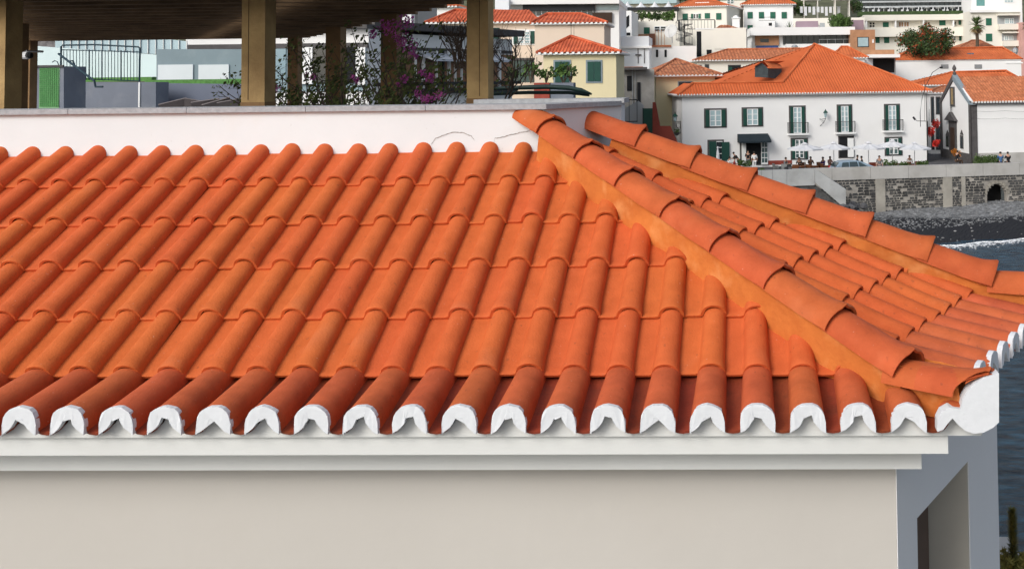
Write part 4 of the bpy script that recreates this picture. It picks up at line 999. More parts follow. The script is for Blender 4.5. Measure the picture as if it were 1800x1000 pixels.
h = B('modern_house', 'modern white house with long glazed storey under a thick flat roof slab', 1322, 1497, 51, 150, 5, 9, None, WW)
h.bx('roof_slab',1318,50,1500,62,-1.4,9,WW); h.bx('glass_front',1376,62.5,1497,78,-.08,-.002,GLD)
for i in range(12): h.bx('mullion',1380+i*10,62.5,1381+i*10,78,-.16,-.081,MTL)
h.bx('brick_wall',1327,62.5,1369,80,-.3,-.003,BRK); h.bx('slot_window',1336,69,1351,75,-.34,-.301,GLD)
h.bx('terrace_wall',1380,78.5,1497,90,-1.2,-.003,WW); rail(h,1440,1497,70,78.5,-1.1,MTW,step=1,r=.02)
u, z = h.px(1397,88,-2.5); b = bm(); lathe(b, [(.2,z-.3),(.2,z+.1),(.42,z+.15),(.5,z+.45),(.3,z+.7),(.05,z+.75)], 12, (u,-2.5,0)); h.part('roof_vent', b, MTW)
u, z = h.px(1330,84,-3); b = bm(); prism(b, [(u,-3,z-.7),(u+3.2,-3,z-.7),(u+3.2,-1.8,z+.2),(u,-1.8,z+.2)], (0,.03,.06)); h.part('solar_panel', b, mat('solar_blue', (.02,.05,.16), .2, .1, 3))
h = B('brick_house', 'orange brick cube with one dark window at the right end of the modern house', 1496, 1538, 53, 149, 5, 7, None, BRK); h.win(1508,67,1526,82,'dark',MTL,gl=GLL); h.bx('wall_lamp',1533,70,1536,76,-.1,-.003,WW)
h = B('mauve_block', 'low mauve terrace block left of the round green tree', 1400, 1438, 38, 156, 0, 4, None, mat('mauve_wall',(.30,.22,.26),.85,.05,1), cat='wall'); h.bx('door',1441,41,1450,50,-.05,-.002,GRW)
h = B('mauve_block', 'low mauve terrace block right of the round green tree', 1494, 1518, 36, 156, 0, 4, None, MATS['mauve_wall'], cat='wall')
h = B('garden_wall', 'long ivory garden wall running behind the modern house and round tree', 1394, 1520, 33, 160, 0, .5, None, IV, cat='wall')
h = B('apartment_block', 'long ivory apartment block with loggias and green shutters on the hill', 1518, 1706, 28.5, 176, 3, 12, None, IV, cat='apartments')
h.bx('roof_band',1516,28,1706,36,-1.3,0,IV); h.bx('balcony_band',1520,50,1706,64,-1.2,-.003,IV)
for x in (1520,1571,1620,1672,1703): h.bx('divider',x,36.5,x+2.6,49.5,-1.2,-.003,WW)
for r_ in ((1552,40,1562,48),(1651,36,1662,45),(1685,35,1695,44)): h.win(*r_,'shut',sh=GRN2)
h.win(1579,39,1598,48,'cas',nx=4,ny=1,gl=BSH); 
for x in (1529,1626):
    for i in range(2):
        for j in range(2): h.bx('vent_hole', x+i*5, 40.5+j*4.5, x+i*5+3, 43.5+j*4.5, -.06,-.002,DRK)
h.bx('laundry',1674,39,1679,44,-.4,-.3,MTL)
for r_ in ((1539,66,1546,76),(1554,66,1563,76),(1686,62,1696,72)): h.win(*r_,'shut',sh=GRN2)
h.win(1673,62,1680,72,'cas',gl=GLD); h.win(1704,62,1716,73,'cas',gl=GLL)
h = B('apartment_wing', 'ivory apartment wing with two recessed loggias at the right of the palm', 1706, 1793, 20, 170, 2, 12, None, IV, cat='apartments')
for r_ in ((1733,33,1743,45),(1733,60,1744,73)): h.win(*r_,'shut',sh=GRN2)
for (x0,y0,x1,y1,wx) in ((1753,28,1791,45,1766),(1761,59,1792,74,1765)):
    h.bx('loggia',x0,y0,x1,y1,-.03,-.002,GRW); h.win(wx,y0+5,wx+16,y1-3,'cas',nx=4,ny=2,gl=GLL,ref=-.03); h.bx('slab',x0-1,y0-2,x1+1,y0,-1.2,-.003,IV); h.bx('balustrade',x0,y1-1.5,x1+1,y1+8,-1.2,-.003,IV)
h.bx('roof_band',1704,18,1795,22,-.5,0,WW)
h = B('white_upper_block', 'plain white block with a pale teal window at the top right of the hill', 1707, 1796, -20, 178, 0, 10, None, WW, cat='apartments')
h.win(1716,-2,1731,11,'dark',FRW,gl=mat('teal_pane',(.12,.28,.27),.4,.1,2)); h.win(1765,-6,1781,5,'cas',nx=3,gl=GLL)
h = B('glass_restaurant', 'long dark glass terrace restaurant with planted edge above the apartment block', 1506, 1706, -22, 186, 2, 14, None, GLD, cat='restaurant')
for i in range(24): h.bx('mullion',1508+i*8.4,-22,1509+i*8.4,24,-.3,-.02,MTL)
for y in (-6,3,12): h.bx('glass_rail',1506,y,1706,y+.8,-.32,-.03,MTW)
h.bx('planter',1506,22,1706,28,-1.4,-.35,LEAF2)
rnd = random.Random(3)
for i in range(7):
    x = 1528+i*25+rnd.uniform(-4,4); u, z = h.px(x, 14, -.8); z2 = h.px(x,22,-.8)[1]
    h_ = thing('dining_set', 'white table with pale chairs, %s along the glass restaurant terrace' % ('first','second','third','fourth','fifth','sixth','last')[i], 'table', h.O+h.u*u+h.v*-.8+ZU*(z2), 0, 'tables on the glass restaurant terrace')
    b = bm(); lathe(b, [(.3,0),(.05,.05),(.05,.7),(.5,.72),(.5,.76)], 10); obj('table_top', b, FRW, h_)
    b = bm(); 
    for sx in (-.9,.9): box(b, sx-.2,sx+.2,-.2,.2,0,.45); box(b, sx+.2*(sx>0)-.05,sx+.2*(sx>0)+.03,-.2,.2,.45,.9)
    obj('chairs', b, CAN, h_)
# far left of the skyline
h = B('modern_glass_building', 'long white modern building with black fascia and ribbon windows on the hill', 888, 1088, 3.5, 122, 3, 12, None, WW, cat='building')
h.bx('roof_slab',886,2,1090,8,-1.2,12,WW); h.bx('fascia',920,9,1046,19,-.5,-.003,mat('black_panel',(.02,.022,.026),.5,.1,1)); h.bx('ribbon_window',920,19,1046,27,-.08,-.003,GLD)
for i in range(13): h.bx('mullion',922+i*10,19,923+i*10,27,-.14,-.081,MTW)
h.bx('ribbon_window',1048,9,1088,18,-.1,-.003,GLL); h.bx('brown_panel',1042,23,1076,40,-.4,-.003,mat('brown_panel',(.05,.03,.02),.8,.1,2)); h.bx('duct',876,2,900,28,-2,-1,WB)
for i in range(14): h.bx('roof_rail',890+i*15,-4,891+i*15,2,0,.05,MTW)
h = B('hill_villa', 'pale villa with teal glass balcony front at the very top of the frame', 960, 1190, -14, 200, 0, 10, None, IV, cat='villa'); 
for i in range(11): h.win(966+i*20,-8,978+i*20,2,'dark',gl=GLL)
h.bx('balcony',960,3,1190,7,-1,-.003,GLL)
h = B('red_roof_cottage', 'small white house with low red roof and brown shutters at the top left', 733, 800, 12.5, 112, 0, 8, None, WW)
h.hip(12, (745,3,790,3), RF, o=.4, step=.36); h.win(748,25,757,34,'cas',gl=GLD); h.bx('shutter',737,24,748,35,-.1,-.003,BSH); h.bx('shutter',758,24,764,35,-.1,-.003,BSH)
h = B('grey_tower', 'narrow grey side wall of a tall house at the top left', 700, 735, -6, 100, 0, 6, None, GRW); h.bx('beige_wall',697,-6,716,30,-.4,-.003,YL); h.bx('white_wall',714,-6,732,48,-1.5,-.41,WB)
# cream houses
h = B('cream_long_house', 'cream house with long red tiled roof and dark green shutters behind the posts', 757, 941, 40.5, 88, 4, 7, None, PK)
h.hip(40, (800,19,930,22), mat('roof_red',(.46,.085,.035),.8,.2,1,.2,6,c2=(.52,.12,.05)), o=.4, step=.3); h.win(903,56,940,77,'open',FRW,gl=GLL,nx=2,ny=4); h.win(787,48,813,66,'dark',BLT,gl=GLD); h.win(862,50,878,77,'shut',sh=GRN)
h.bx('carport',893,106,948,145,-3,-2.9,mat('green_glass',(.06,.09,.08),.3,.2,2)); 
for i in range(5): h.bx('carport_bar',893+i*13,106,894+i*13,146,-3.06,-3.001,STN)
h.bx('carport_beam',893,104,949,107,-3.1,-2.8,STN)
h = B('peach_house', 'peach rendered house with shallow red roof above the small yellow house', 940, 1062, 41.5, 83, 3, 6, None, PK)
h.hip(41, (962,26,1022,26), MATS['roof_red'], o=.3, step=.3)
h = B('yellow_small_house', 'small pale yellow house with pyramid red roof and two grey framed windows', 955, 1083, 93.5, 70, 1, 5, None, YL)
h.hip(93, (1003,66,1004,66), MATS['roof_red'], o=.38, step=.22)
h.win(1033,109,1056,143,'shut',BLT,sh=GRN); h.win(976,109,1001,145,'shut',BLT,sh=GRN)
b = bm(); u, z = h.px(1004,66,2.5); z2 = h.px(1004,40,2.5)[1]; tube(b, [(u,2.5,z),(u,2.5,z2)], .02, 4); tube(b, [(u-.25,2.5,z2-.2),(u+.25,2.5,z2-.2)], .015, 4); tube(b, [(u+.2,2.5,z),(u+.2,2.5,z+.8)], .015, 4); h.part('antenna', b, MTL)
# alley at the end of the parapet
h = B('alley_house', 'shaded grey house with dark doorways and pipes in the alley beside the yellow house', 1084, 1150, 122, 98, 8, 6, None, mat('alley_wall',(.28,.27,.25),.9,.2,.8), cat='house')
h.win(1102,134,1111,160,'dark',gl=DRK); h.win(1120,145,1126,180,'dark',gl=DRK); h.bx('lean_to_roof',1092,119,1137,123,-1,2,STN)
for x in (1111,1116): h.bx('downpipe',x,122,x+1.2,190,-.14,-.02,MTW)
h.bx('tiled_edge',1084,118,1130,121,-.6,1,RF2)
h = B('alley_gate', 'dark green metal gate between the pale wall and the maroon stair wall', 1130, 1150, 191, 92, 0, .15, None, GRN, cat='gate')
h.bx('gate_frame',1129.5,190,1131,225,-.06,-.003,MTL)
h = B('maroon_stair_wall', 'maroon stair wall stepping down beside the cafe', 1147, 1192, 222, 91, 0, .4, None, mat('maroon_paint',(.16,.03,.02),.85,.15,1), cat='wall', body=False)
b = bm(); q = [h.px(x,y) for x, y in ((1147,180),(1152,180),(1160,222),(1178,222),(1196,262),(1147,262))]; prism(b, [(u,0,z) for u, z in q], (0,.4,0)); h.part('wall', b, MATS['maroon_paint'])
h = B('alley_parapet', 'pale end wall with pipe railing beside the dark green gate', 1095, 1131, 183, 93, 0, .25, None, WB, cat='wall', body=False)
b = bm(); q = [h.px(x,y) for x, y in ((1095,192),(1122,178),(1131,186),(1131,225),(1095,225))]; prism(b, [(u,0,z) for u, z in q], (0,.25,0)); h.part('wall', b, GRW)
rail(h, 1092,1120,176,215,-.5,MTL,step=.5,r=.03)
# between the cafe and the gallery
h = B('grey_flat_house', 'shaded house with pale flat roof slab and brick terrace right of the cafe roof', 1500, 1574, 100, 134, 4, 7, None, GRW)
h.bx('roof_slab',1520,97,1576,102,-2.2,3,WW); h.bx('opening',1532,104,1572,128,-.05,-.002,DRK); h.bx('brick_terrace',1515,88,1575,97,1,1.3,BRK); h.bx('white_wall',1500,104,1532,122,-1,-.003,WB)
h = B('orange_cottage', 'cottage with small orange pyramid roof just behind the cafe roof', 1466, 1520, 102, 130, 4, 6, None, WW); h.hip(102, (1479,83,1490,83), RF, o=.4, step=.36)
h = B('red_roof_cluster', 'cottage with aged red hipped roof at the foot of the palm', 1690, 1742, 84, 152, 4, 7, None, WW); h.hip(84, (1708,72,1722,72), RF2, o=.4, step=.36)
h = B('pink_house', 'pink house wall at the right edge above the white gallery', 1793, 1830, 40, 168, 0, 8, None, mat('pink_wall',(.6,.34,.30),.85,.1,1))
h = B('white_cottage', 'pale low house filling the slope below the apartment block', 1540, 1600, 92, 160, 0, 6, None, IV)
# ------------------------------------------------------------------ foliage helpers
def leaves(b, rnd, n, centres, size, flat=.0):
    "n leaf-sized faces spread round the weighted centres [(p, r)]"
    for _ in range(n):
        c, r = rnd.choice(centres)
        d = Vector((rnd.gauss(0,1), rnd.gauss(0,1), rnd.gauss(0,1))).normalized()*r*(rnd.random()**.45)
        p = Vector(c)+d; s_ = size*rnd.uniform(.5,1.3)
        a = Vector((rnd.gauss(0,1), rnd.gauss(0,1), rnd.gauss(0,1)*.7)).normalized(); u_ = a.orthogonal().normalized(); w_ = a.cross(u_)
        b.faces.new([b.verts.new(p-u_*s_*.5), b.verts.new(p+w_*s_*.28), b.verts.new(p+u_*s_*.5), b.verts.new(p-w_*s_*.28)])
def tree(name, label, base, h, cr, mats, seed, n=2600, size=.35, cat='tree', lim=9, squash=.8, trunk=.18, lobes=24):
    rnd = random.Random(seed); t = thing(name, label, cat, base)
    b = bm(); tube(b, [(0,0,-1),(.1,0,h*.25),(.0,.1,h*.5)], [trunk*1.3,trunk,trunk*.75], 7)
    cs = []
    for i in range(lobes):
        a_ = rnd.uniform(0, 6.28); r = cr*rnd.random()**.5*.85; z = h*.62+rnd.uniform(-1,1)*cr*squash*.75*sqrt(max(.05,1-(r/cr)**2))
        c = Vector((r*cos(a_), r*sin(a_), z)); cs.append((c, cr*rnd.uniform(.16,.34)))
        if i < lim: tube(b, [(0,.05,h*.42+i*.03), Vector((c.x*.4,c.y*.4,(h*.45+c.z)/2)), c], [trunk*.5,trunk*.3,trunk*.08], 4)
    obj('trunk', fixn(b), BARK, t)
    k = len(mats)
    for i, (m, fr) in enumerate(mats):
        b = bm(); sub = cs if i == 0 else rnd.sample(cs, max(2, int(len(cs)*.6))); leaves(b, rnd, int(n*fr), sub, size)
        obj('crown' if i == 0 else 'leaf_clumps', b, m, t)
    return t
ORG = mat('orange_blossom', (.36,.07,.03), .8, .3, 3)
tree('round_tree', 'round dense green tree on the terrace of the modern house', at(1477,56,154)-ZU*1.5, 4.6, 1.95, [(LEAF,1),(LEAF3,.5)], 3, 3800, .3, squash=.75, lobes=46)
tree('flame_tree', 'broad dark tree with orange red blossom above the white gallery roof', at(1626,100,144)-ZU*2.0, 6.6, 3.9, [(LEAF2,1),(ORG,.22),(LEAF,.35)], 5, 6500, .32, squash=.62, lobes=60)
# palm
def palm(name, label, base, h, r, seed):
    rnd = random.Random(seed); t = thing(name, label, 'palm tree', base); b = bm(); tube(b, [(0,0,-2),(0.1,0,h*.5),(0,0,h)], [.28,.24,.22], 8); obj('trunk', fixn(b), BARK, t)
    b = bm(); b2 = bm()
    for i in range(64):
        el = rnd.uniform(-1.2, 1.35); az = rnd.uniform(0,6.28); L = r*rnd.uniform(.75,1.05); bb = b2 if el < -.55 else b
        d = Vector((cos(az)*cos(el), sin(az)*cos(el), sin(el))); sd_ = d.cross(ZU).normalized(); 
        p0 = Vector((0,0,h)); p1 = p0+d*L*.5; 
        for q in range(11):                    # fan of narrow leaflets
            f = (q-5)/5; e = p0+d*L*(1-.25*abs(f))+sd_*L*.42*f-ZU*L*.18*(abs(f)+.3); w_ = sd_*.06
            bb.faces.new([bb.verts.new(p1-w_), bb.verts.new(p1+w_), bb.verts.new(e)])
        tube(bb, [p0, p1], .03, 3)
    obj('crown', b, LEAF, t); obj('dry_fronds', b2, PALMT, t); return t
palm('fan_palm', 'tall fan palm with a skirt of dry fronds before the apartment block', at(1717,80,150)-ZU*1, 3.9, 1.75, 4)
palm('fan_palm', 'small palm cut by the right edge of the frame above the pink house', at(1806,70,166), 2.2, 1.2, 6)
def shrub(label, x, y, D, r, m, seed, n=500, size=.22, name='shrub', cat='shrub', group=None, sq=1):
    rnd = random.Random(seed); t = thing(name, label, cat, at(x, y, D), 0, group); b = bm()
    for i in range(7): tube(b, [(0,0,-.1),(rnd.uniform(-r,r)*.6,rnd.uniform(-r,r)*.6,r*sq*rnd.uniform(.7,1.3))], .02*r+.01, 3)
    obj('stems', b, BARK, t); b = bm()
    cs = [(Vector((rnd.uniform(-r,r)*.7,rnd.uniform(-r,r)*.6,r*sq*rnd.uniform(.4,1.3))), r*rnd.uniform(.3,.5)) for _ in range(10)]
    leaves(b, rnd, n, cs, size); obj('foliage', b, m, t); return t
for i, (x, y, r) in enumerate(((1116,38,.9),(1128,38,1.0),(1141,38,.8),(1155,38,1.1),(1169,38,.9),(1183,38,1.0))):
    shrub('%s bushy plant from the left under the tent canopy on the hill' % ('first','second','third','fourth','fifth','sixth')[i], x, y, 152, r, (LEAF2,LEAF,LEAF3)[i%3], 20+i, 500, .3, group='plants on the canopy terrace')
for i, (x, y, D, r) in enumerate(((1398,28,172,1.9),(1390,10,176,2.4),(1412,30,168,1.5),(1196,6,172,1.8),(1384,26,170,1.2),(1500,24,170,1.6))):
    shrub(('leafy bush left of the laundry on the hill','tall dark bush at the top edge beside the green shuttered house','low bush under the laundry on the hill','dark bush between tent canopy and green shuttered house','small bush at the corner of the tall green shuttered house','bush right of the thatched pavilion')[i], x, y, D, r, (LEAF,LEAF2)[i%2], 40+i, 900, .35)
def agave(label, x, y, D, r, seed):
    rnd = random.Random(seed); t = thing('spiky_plant', label, 'plant', at(x,y,D)); b = bm()
    for i in range(34):
        az = rnd.uniform(0,6.28); el = rnd.uniform(.2,1.4); d = Vector((cos(az)*cos(el),sin(az)*cos(el),sin(el))); s_ = d.cross(ZU).normalized()*.06
        b.faces.new([b.verts.new(-s_), b.verts.new(s_), b.verts.new(d*r)])
    obj('leaves', b, LEAF, t); b = bm(); tube(b, [(0,0,-.4),(0,0,.05)], .15, 6); obj('stem', b, BARK, t)
agave('spiky dracaena on the ivory balcony beside the modern house', 1388, 52, 150, 1.3, 2)
# laundry and thatched pavilions near the top edge
ln = thing('laundry_line', 'row of white washing hung on a line beside the round tree', 'laundry', at(1437,28,166)); L0 = Vector(ln.location); rnd = random.Random(8)
b = bm(); x0_, x1_ = at(1405,12,166)-L0, at(1478,12,166)-L0; tube(b, [x0_,(x0_+x1_)/2-ZU*.15,x1_], .03, 3); obj('line', b, MTW, ln)
for i in range(10):
    p = x0_.lerp(x1_, (i+.5)/10); b = bm(); box(b, p.x-.22, p.x+.22, p.y-.02, p.y+.02, p.z-rnd.uniform(.9,1.5), p.z-.05); obj('cloth', b, CAN, ln)
for i, (x, D) in enumerate(((1480,164),(1425,168))):
    t = thing('thatched_pavilion', ('cream pavilion with scalloped roof beside the glass restaurant','cream pavilion with ragged roof above the laundry')[i], 'pavilion', at(x, 30, D)); hh = 2.6
    b = bm(); lathe(b, [(1.7,hh),(1.5,hh+.25),(.8,hh+.7),(.15,hh+1.05)], 9); obj('roof', b, IV, t)
    for sx in (-1,1):
        for sy in (-1,1): b = bm(); tube(b, [(sx*1.1,sy*1.1,-.5),(sx*1.1,sy*1.1,hh)], .08, 5); obj('post', b, IV, t)

# ------------------------------------------------------------------ pool terrace behind the parapet
tf = bm(); zf = H-1.25
r1, r2_ = at(845,185,7.6).x, at(905,170,46).x
poly(tf, [Vector(p) for p in ((-30,7.42,zf),(r1-.3,7.42,zf),(r2_,46,zf),(-30,46,zf))]); poly(tf, [Vector(p) for p in ((r1-.3,7.42,zf),(r2_,46,zf),(r2_,46,2),(r1-.3,7.42,2))])
tag(obj('terrace_floor', fixn(tf), mat('terrace_paving', (.20,.20,.21), .9, .1, 1, .3, 15)), kind='structure')
POSTW = mat('sunlit_weathered_post_wood', (.36,.23,.10), .85, .2, 2.2, .5, 30, c2=(.43,.29,.13), stain=(3,.5,(.17,.10,.045)))  # sunlit tone of the front posts is put into the wood colour
POSTD = mat('brown_post_wood', (.22,.13,.06), .85, .25, 2.2, .5, 30)  # darker copy of the post wood, without the sunlit tone
DBM = mat('shaded_board_wood', (.045,.028,.015), .9, .3, 2.5, .5, 30)  # roof boards coloured dark for the shade under the pergola
pgl = thing('pergola', 'dark wooden pergola with square timber posts on the terrace behind the parapet', 'pergola', at(640,200,14)-ZU*.6); PL = Vector(pgl.location)
def pgo(name, b, m, parent=None): fixn(b); bmesh.ops.translate(b, verts=b.verts, vec=-PL); return obj(name, b, m, parent or pgl)
zr = H+.80
posts = [(-34,8,9.7,POSTW),(424,465,9.0,POSTW),(820.5,858,9.7,POSTW),(669,697,12.5,POSTD),(572,598,15.3,POSTD),(505,523,18.8,POSTD),(10,33,13.4,POSTD),(33,52,18.6,POSTD)]
for xl, xr_, D, m in posts:
    a_, c_ = at(xl,150,D), at(xr_,150,D); w_ = c_.x-a_.x
    b = bm(); v = box(b, a_.x, c_.x, D, D+w_, zf, zr+.02)
    bmesh.ops.subdivide_edges(b, edges=[e for e in b.edges if abs((e.verts[0].co-e.verts[1].co).z) > 1], cuts=1); bmesh.ops.bevel(b, geom=b.edges[:], offset=.008, segments=1); pst = pgo('post', b, m)
    if xl in (424, 820.5):
        b = bm(); box(b, a_.x-.004, c_.x+.004, D-.004, D+w_+.004, H-.22, H-.17); pgo('post_joint', b, POSTD, pst)
        b = bm(); xx = a_.x+w_*(.30 if xl == 424 else .6); box(b, xx-.002, xx+.002, D-.003, D+.02, H-.15, zr); pgo('split', b, WOOD_D, pst)
EDR = [at(839,150,9.7), at(514,150,18.8)]; EDL = [Vector((EDR[0].x-4.75,EDR[0].y,0)), Vector((EDR[1].x-4.9,EDR[1].y,0))]
dE = (EDR[1]-EDR[0]); dE.z = 0
for E0 in (EDR[0], EDL[0], Vector((EDR[0].x-2.4, EDR[0].y, 0))):
    b = bm(); p = Vector((E0.x, E0.y, zr+.02))-dE*.25; q_ = p+dE*1.27; s_ = Vector((.07,0,0)); prism(b, [p-s_+ZU*.12, p+s_+ZU*.12, q_+s_+ZU*.12, q_-s_+ZU*.12], (0,0,.12)); pgo('beam', b, POSTD)
n = 22
for i in range(n):
    f = -.2+i/(n-1)*1.22; p = Vector((EDR[0].x,EDR[0].y,0))+dE*f; x0_ = p.x-5.3; x1_ = p.x+.35
    b = bm(); box(b, x0_, x1_, p.y-.045, p.y+.045, zr+.021, zr+.139); pgo('rafter', b, mat('rafter_wood', (.19,.12,.065), .9, .3, 2.5, .5, 30))
for j in range(30):          # roof boards laid along the pergola, one left out so light falls through
    f0 = j/30; xx = -5.3+5.65*f0
    if j in (17,): continue
    b = bm(); p = Vector((EDR[0].x+xx,EDR[0].y,zr+.262))-dE*.22; q_ = p+dE*1.26; w_ = Vector((.18,0,0)); prism(b, [p, p+w_, q_+w_, q_], (0,0,.03)); pgo('roof_board', b, DBM)
# security camera on the left post
scm = thing('security_camera', 'small white security camera on the left pergola post', 'camera', at(44,98,13.0)); b = bm()
v = bmesh.ops.create_cone(b, segments=12, radius1=.045, radius2=.05, depth=.12, cap_ends=True)['verts']; bmesh.ops.transform(b, matrix=Matrix.Rotation(radians(90),4,'Y')@Matrix.Rotation(radians(15),4,'X'), verts=v); obj('housing', b, CAN, scm)
b = bm(); v = bmesh.ops.create_cone(b, segments=12, radius1=.04, radius2=.035, depth=.03, cap_ends=True)['verts']; bmesh.ops.transform(b, matrix=Matrix.Translation((.07,0,0))@Matrix.Rotation(radians(90),4,'Y'), verts=v); obj('lens', b, DRK, scm); b = bm(); tube(b, [(0,0,0),(-.05,.1,.06),(-.05,.4,.06)], .015, 5); obj('arm', b, MTW, scm)
# walls of the pool yard
MINT = mat('pale_mint_wall', (.60,.72,.73), .8, .04, .8, .1, 20); SLATE = mat('slate_blue_wall', (.20,.26,.29), .85, .06, 1, .1, 20, stain=(1.5,.3,(.36,.42,.44)))
BGW = mat('blue_grey_render', (.17,.19,.23), .9, .1, 1.2, .2, 20, stain=(1.8,.4,(.30,.31,.33))); GTL = mat('green_mosaic', (.06,.22,.06), .5, .2, 5); GRASS = mat('artificial_grass', (.09,.22,.06), .95, .25, 12, .6, 60)
def wall_px(name, label, px, D, th, m, cat='wall', extra=None):
    t = thing(name, label, cat, at((px[0][0]+px[1][0])/2, px[2][1], D)); L0 = Vector(t.location)
    b = bm(); prism(b, [at(x, y, D)-L0 for x, y in px], (0,th,0)); obj('wall', fixn(b), m, t); return t, L0
def tb(t, L0, name, x0, y0, x1, y1, D, th, m, parent=None):
    b = bm(); p, q_ = at(x0,y0,D)-L0, at(x1,y1,D)-L0; box(b, p.x, q_.x, D-L0.y-th, D-L0.y, q_.z, p.z); return obj(name, fixn(b), m, parent or t)
t, L0 = wall_px('pool_wall', 'pale mint pool wall behind the black railing', [(40,80),(276,97),(276,142),(40,142)], 33, .3, MINT)
tb(t, L0, 'grass_edge', 112, 137.5, 276, 143, 32.6, .3, GRASS)
wall_px('stone_wall', 'dark stone wall piece at the far left behind the posts', [(40,60),(97,62),(97,86),(40,83)], 38, .3, mat('rough_stone', (.16,.15,.15), .95, .5, 5, 1, 20))
wall_px('white_wall', 'white wall top at the far left under the pergola roof', [(40,40),(97,40),(97,61),(40,60)], 38.5, .3, WW)
fn = thing('glass_fence', 'pale blue glass panel fence sloping down behind the pool yard', 'fence', at(200,95,36)); L0 = Vector(fn.location)
for i in range(17):
    xa, xb = 97+i*13.6, 97+(i+1)*13.6-1.2; f = lambda x: 46+(x-97)*.118; g_ = lambda x: 86+(x-97)*.055
    b = bm(); prism(b, [at(x,y,36)-L0 for x, y in ((xa,f(xa)),(xb,f(xb)),(xb,g_(xb)),(xa,g_(xa)))], (0,.03,0)); obj('panel', fixn(b), mat('fence_panel', (.38,.50,.54), .35, .06, .6), fn)
    b = bm(); prism(b, [at(x,y,35.95)-L0 for x, y in ((xb,f(xb)-.8),(xb+1.2,f(xb)-.8),(xb+1.2,g_(xb)),(xb,g_(xb)))], (0,.05,0)); obj('post', fixn(b), MTW, fn)
t, L0 = wall_px('slate_wall', 'slate blue wall with two white panels and faded marks', [(275,87),(470,87),(470,143),(275,143)], 31, .3, SLATE)
for x0_, x1_ in ((279,340),(350,403)):
    tb(t, L0, 'white_panel', x0_,114.5,x1_,140, 31, .04, mat('panel_white', (.60,.65,.68), .6, .03, 2))
tb(t, L0, 'grass_edge', 272, 141, 470, 148, 30.5, .5, GRASS)
t, L0 = wall_px('basin_wall', 'blue grey basin wall with plaster patches under the black railing', [(104,145),(274,145),(274,215),(104,215)], 27, .6, BGW)
tb(t, L0, 'white_post', 244.5,145,246.5,190, 27, .03, FRW)
wall_px('deck_wall', 'long blue grey wall behind the folded sun loungers', [(272,147),(470,149),(470,215),(272,215)], 28, .5, mat('deck_grey', (.15,.17,.22), .9, .08, 1, .1, 20))
t, L0 = wall_px('mosaic_pillar', 'green mosaic tiled block beside the left posts', [(50,118),(112,117),(112,220),(50,220)], 24, .8, BGW)
tb(t, L0, 'grout_panel', 70,120,104,200, 24, .01, mat('pale_grout', (.20,.38,.20), .8, .1, 4))
gm = bpy.data.meshes.new('mosaic_tile'); b = bm(); s_ = 24/FPX; box(b, 0, 3.0*s_, -.022, -.0105, -3.0*s_, 0); b.to_mesh(gm); b.free(); gm.materials.append(GTL)
b = bm()
for i in range(10):
    for j in range(20):
        p = at(70.3+i*3.4, 120.5+j*3.4, 24)-L0; box(b, p.x, p.x+2.8*s_, 24-L0.y-.022, 24-L0.y-.011, p.z-2.8*s_, p.z)
obj('mosaic_tiles', fixn(b), GTL, t)['kind'] = 'stuff'
tb(t, L0, 'capstone', 50,115.5,113,118, 24, .05, STN)
rl = thing('pool_railing', 'black metal railing with vertical bars beside the mosaic block', 'railing', at(176,143,25)); L0 = Vector(rl.location); NVY = mat('navy_metal', (.012,.035,.05), .5, .1, 3)
A = lambda x, y, D=25: at(x,y,D)-L0
b = bm(); tube(b, [A(107,117),A(107.5,82),A(110,80),A(165,79),A(243,83),A(246,85),A(245,145)], .022, 6); obj('frame', b, NVY, rl)
for i in range(24):
    x = 112+i*5.6; b = bm(); tube(b, [A(x, 87+(x-112)*.02), A(x, 140+ (x-112)*.02)], .016 if i in (8,12,18) else .008, 4); obj('bar', b, NVY, rl)
b = bm(); tube(b, [A(107,88), A(245,92)], .012, 5); tube(b, [A(115,138),A(245,143)], .012, 4); obj('rail', b, NVY, rl)
b = bm(); tube(b, [A(103,95,24.5),A(166,143,23.5),A(168,153,23.5),A(181,153,23.5)], .026, 6); obj('handrail', b, NVY, rl)
b = bm(); tube(b, [A(124,108,24.6),A(128,107,24.6),A(134,122,24.6),A(140,141,24.6)], .02, 5); tube(b, [A(92,110),A(96,107),A(101,109),A(104,117)], .012, 5); obj('handrail', b, NVY, rl)
r2 = thing('handrail', 'short black handrail post at the far left edge of the pool yard', 'railing', at(57,118,24)); L0 = Vector(r2.location); b = bm(); tube(b, [at(53,72,24)-L0,at(57,71,24)-L0,at(59,74,24)-L0,at(58,117,24)-L0], .02, 5); obj('rail', b, NVY, r2)
for i, x in enumerate((322,348,374,398,420)):
    t = thing('sun_lounger', 'grey folding sun lounger, %s by the deck wall' % ('leftmost','second from left','middle one','second from right','rightmost')[i], 'sun lounger', Vector((at(x,190,24).x, 24, zf)), .3, 'folded loungers by the deck wall')
    b = bm(); box(b,-.30,.30,-.05,1.3,.3,.36); obj('seat', b, mat('lounger_fabric',(.17,.15,.15),.9,.1,3), t)
    b = bm(); v = box(b,-.30,.30,-.015,.015,0,.68); bmesh.ops.transform(b, matrix=Matrix.Translation((-.0,-.05,.33))@Matrix.Rotation(radians((-14,12,-8,-16,-10)[i]),4,'Y')@Matrix.Rotation(radians(38),4,'X'), verts=v); obj('backrest', b, MATS['lounger_fabric'], t)
    for sx in (-.28,.28):
        for sy in (0,1.2): b = bm(); tube(b, [(sx,sy,-.02),(sx,sy,.3)], .02, 5); obj('leg', b, MTL, t)
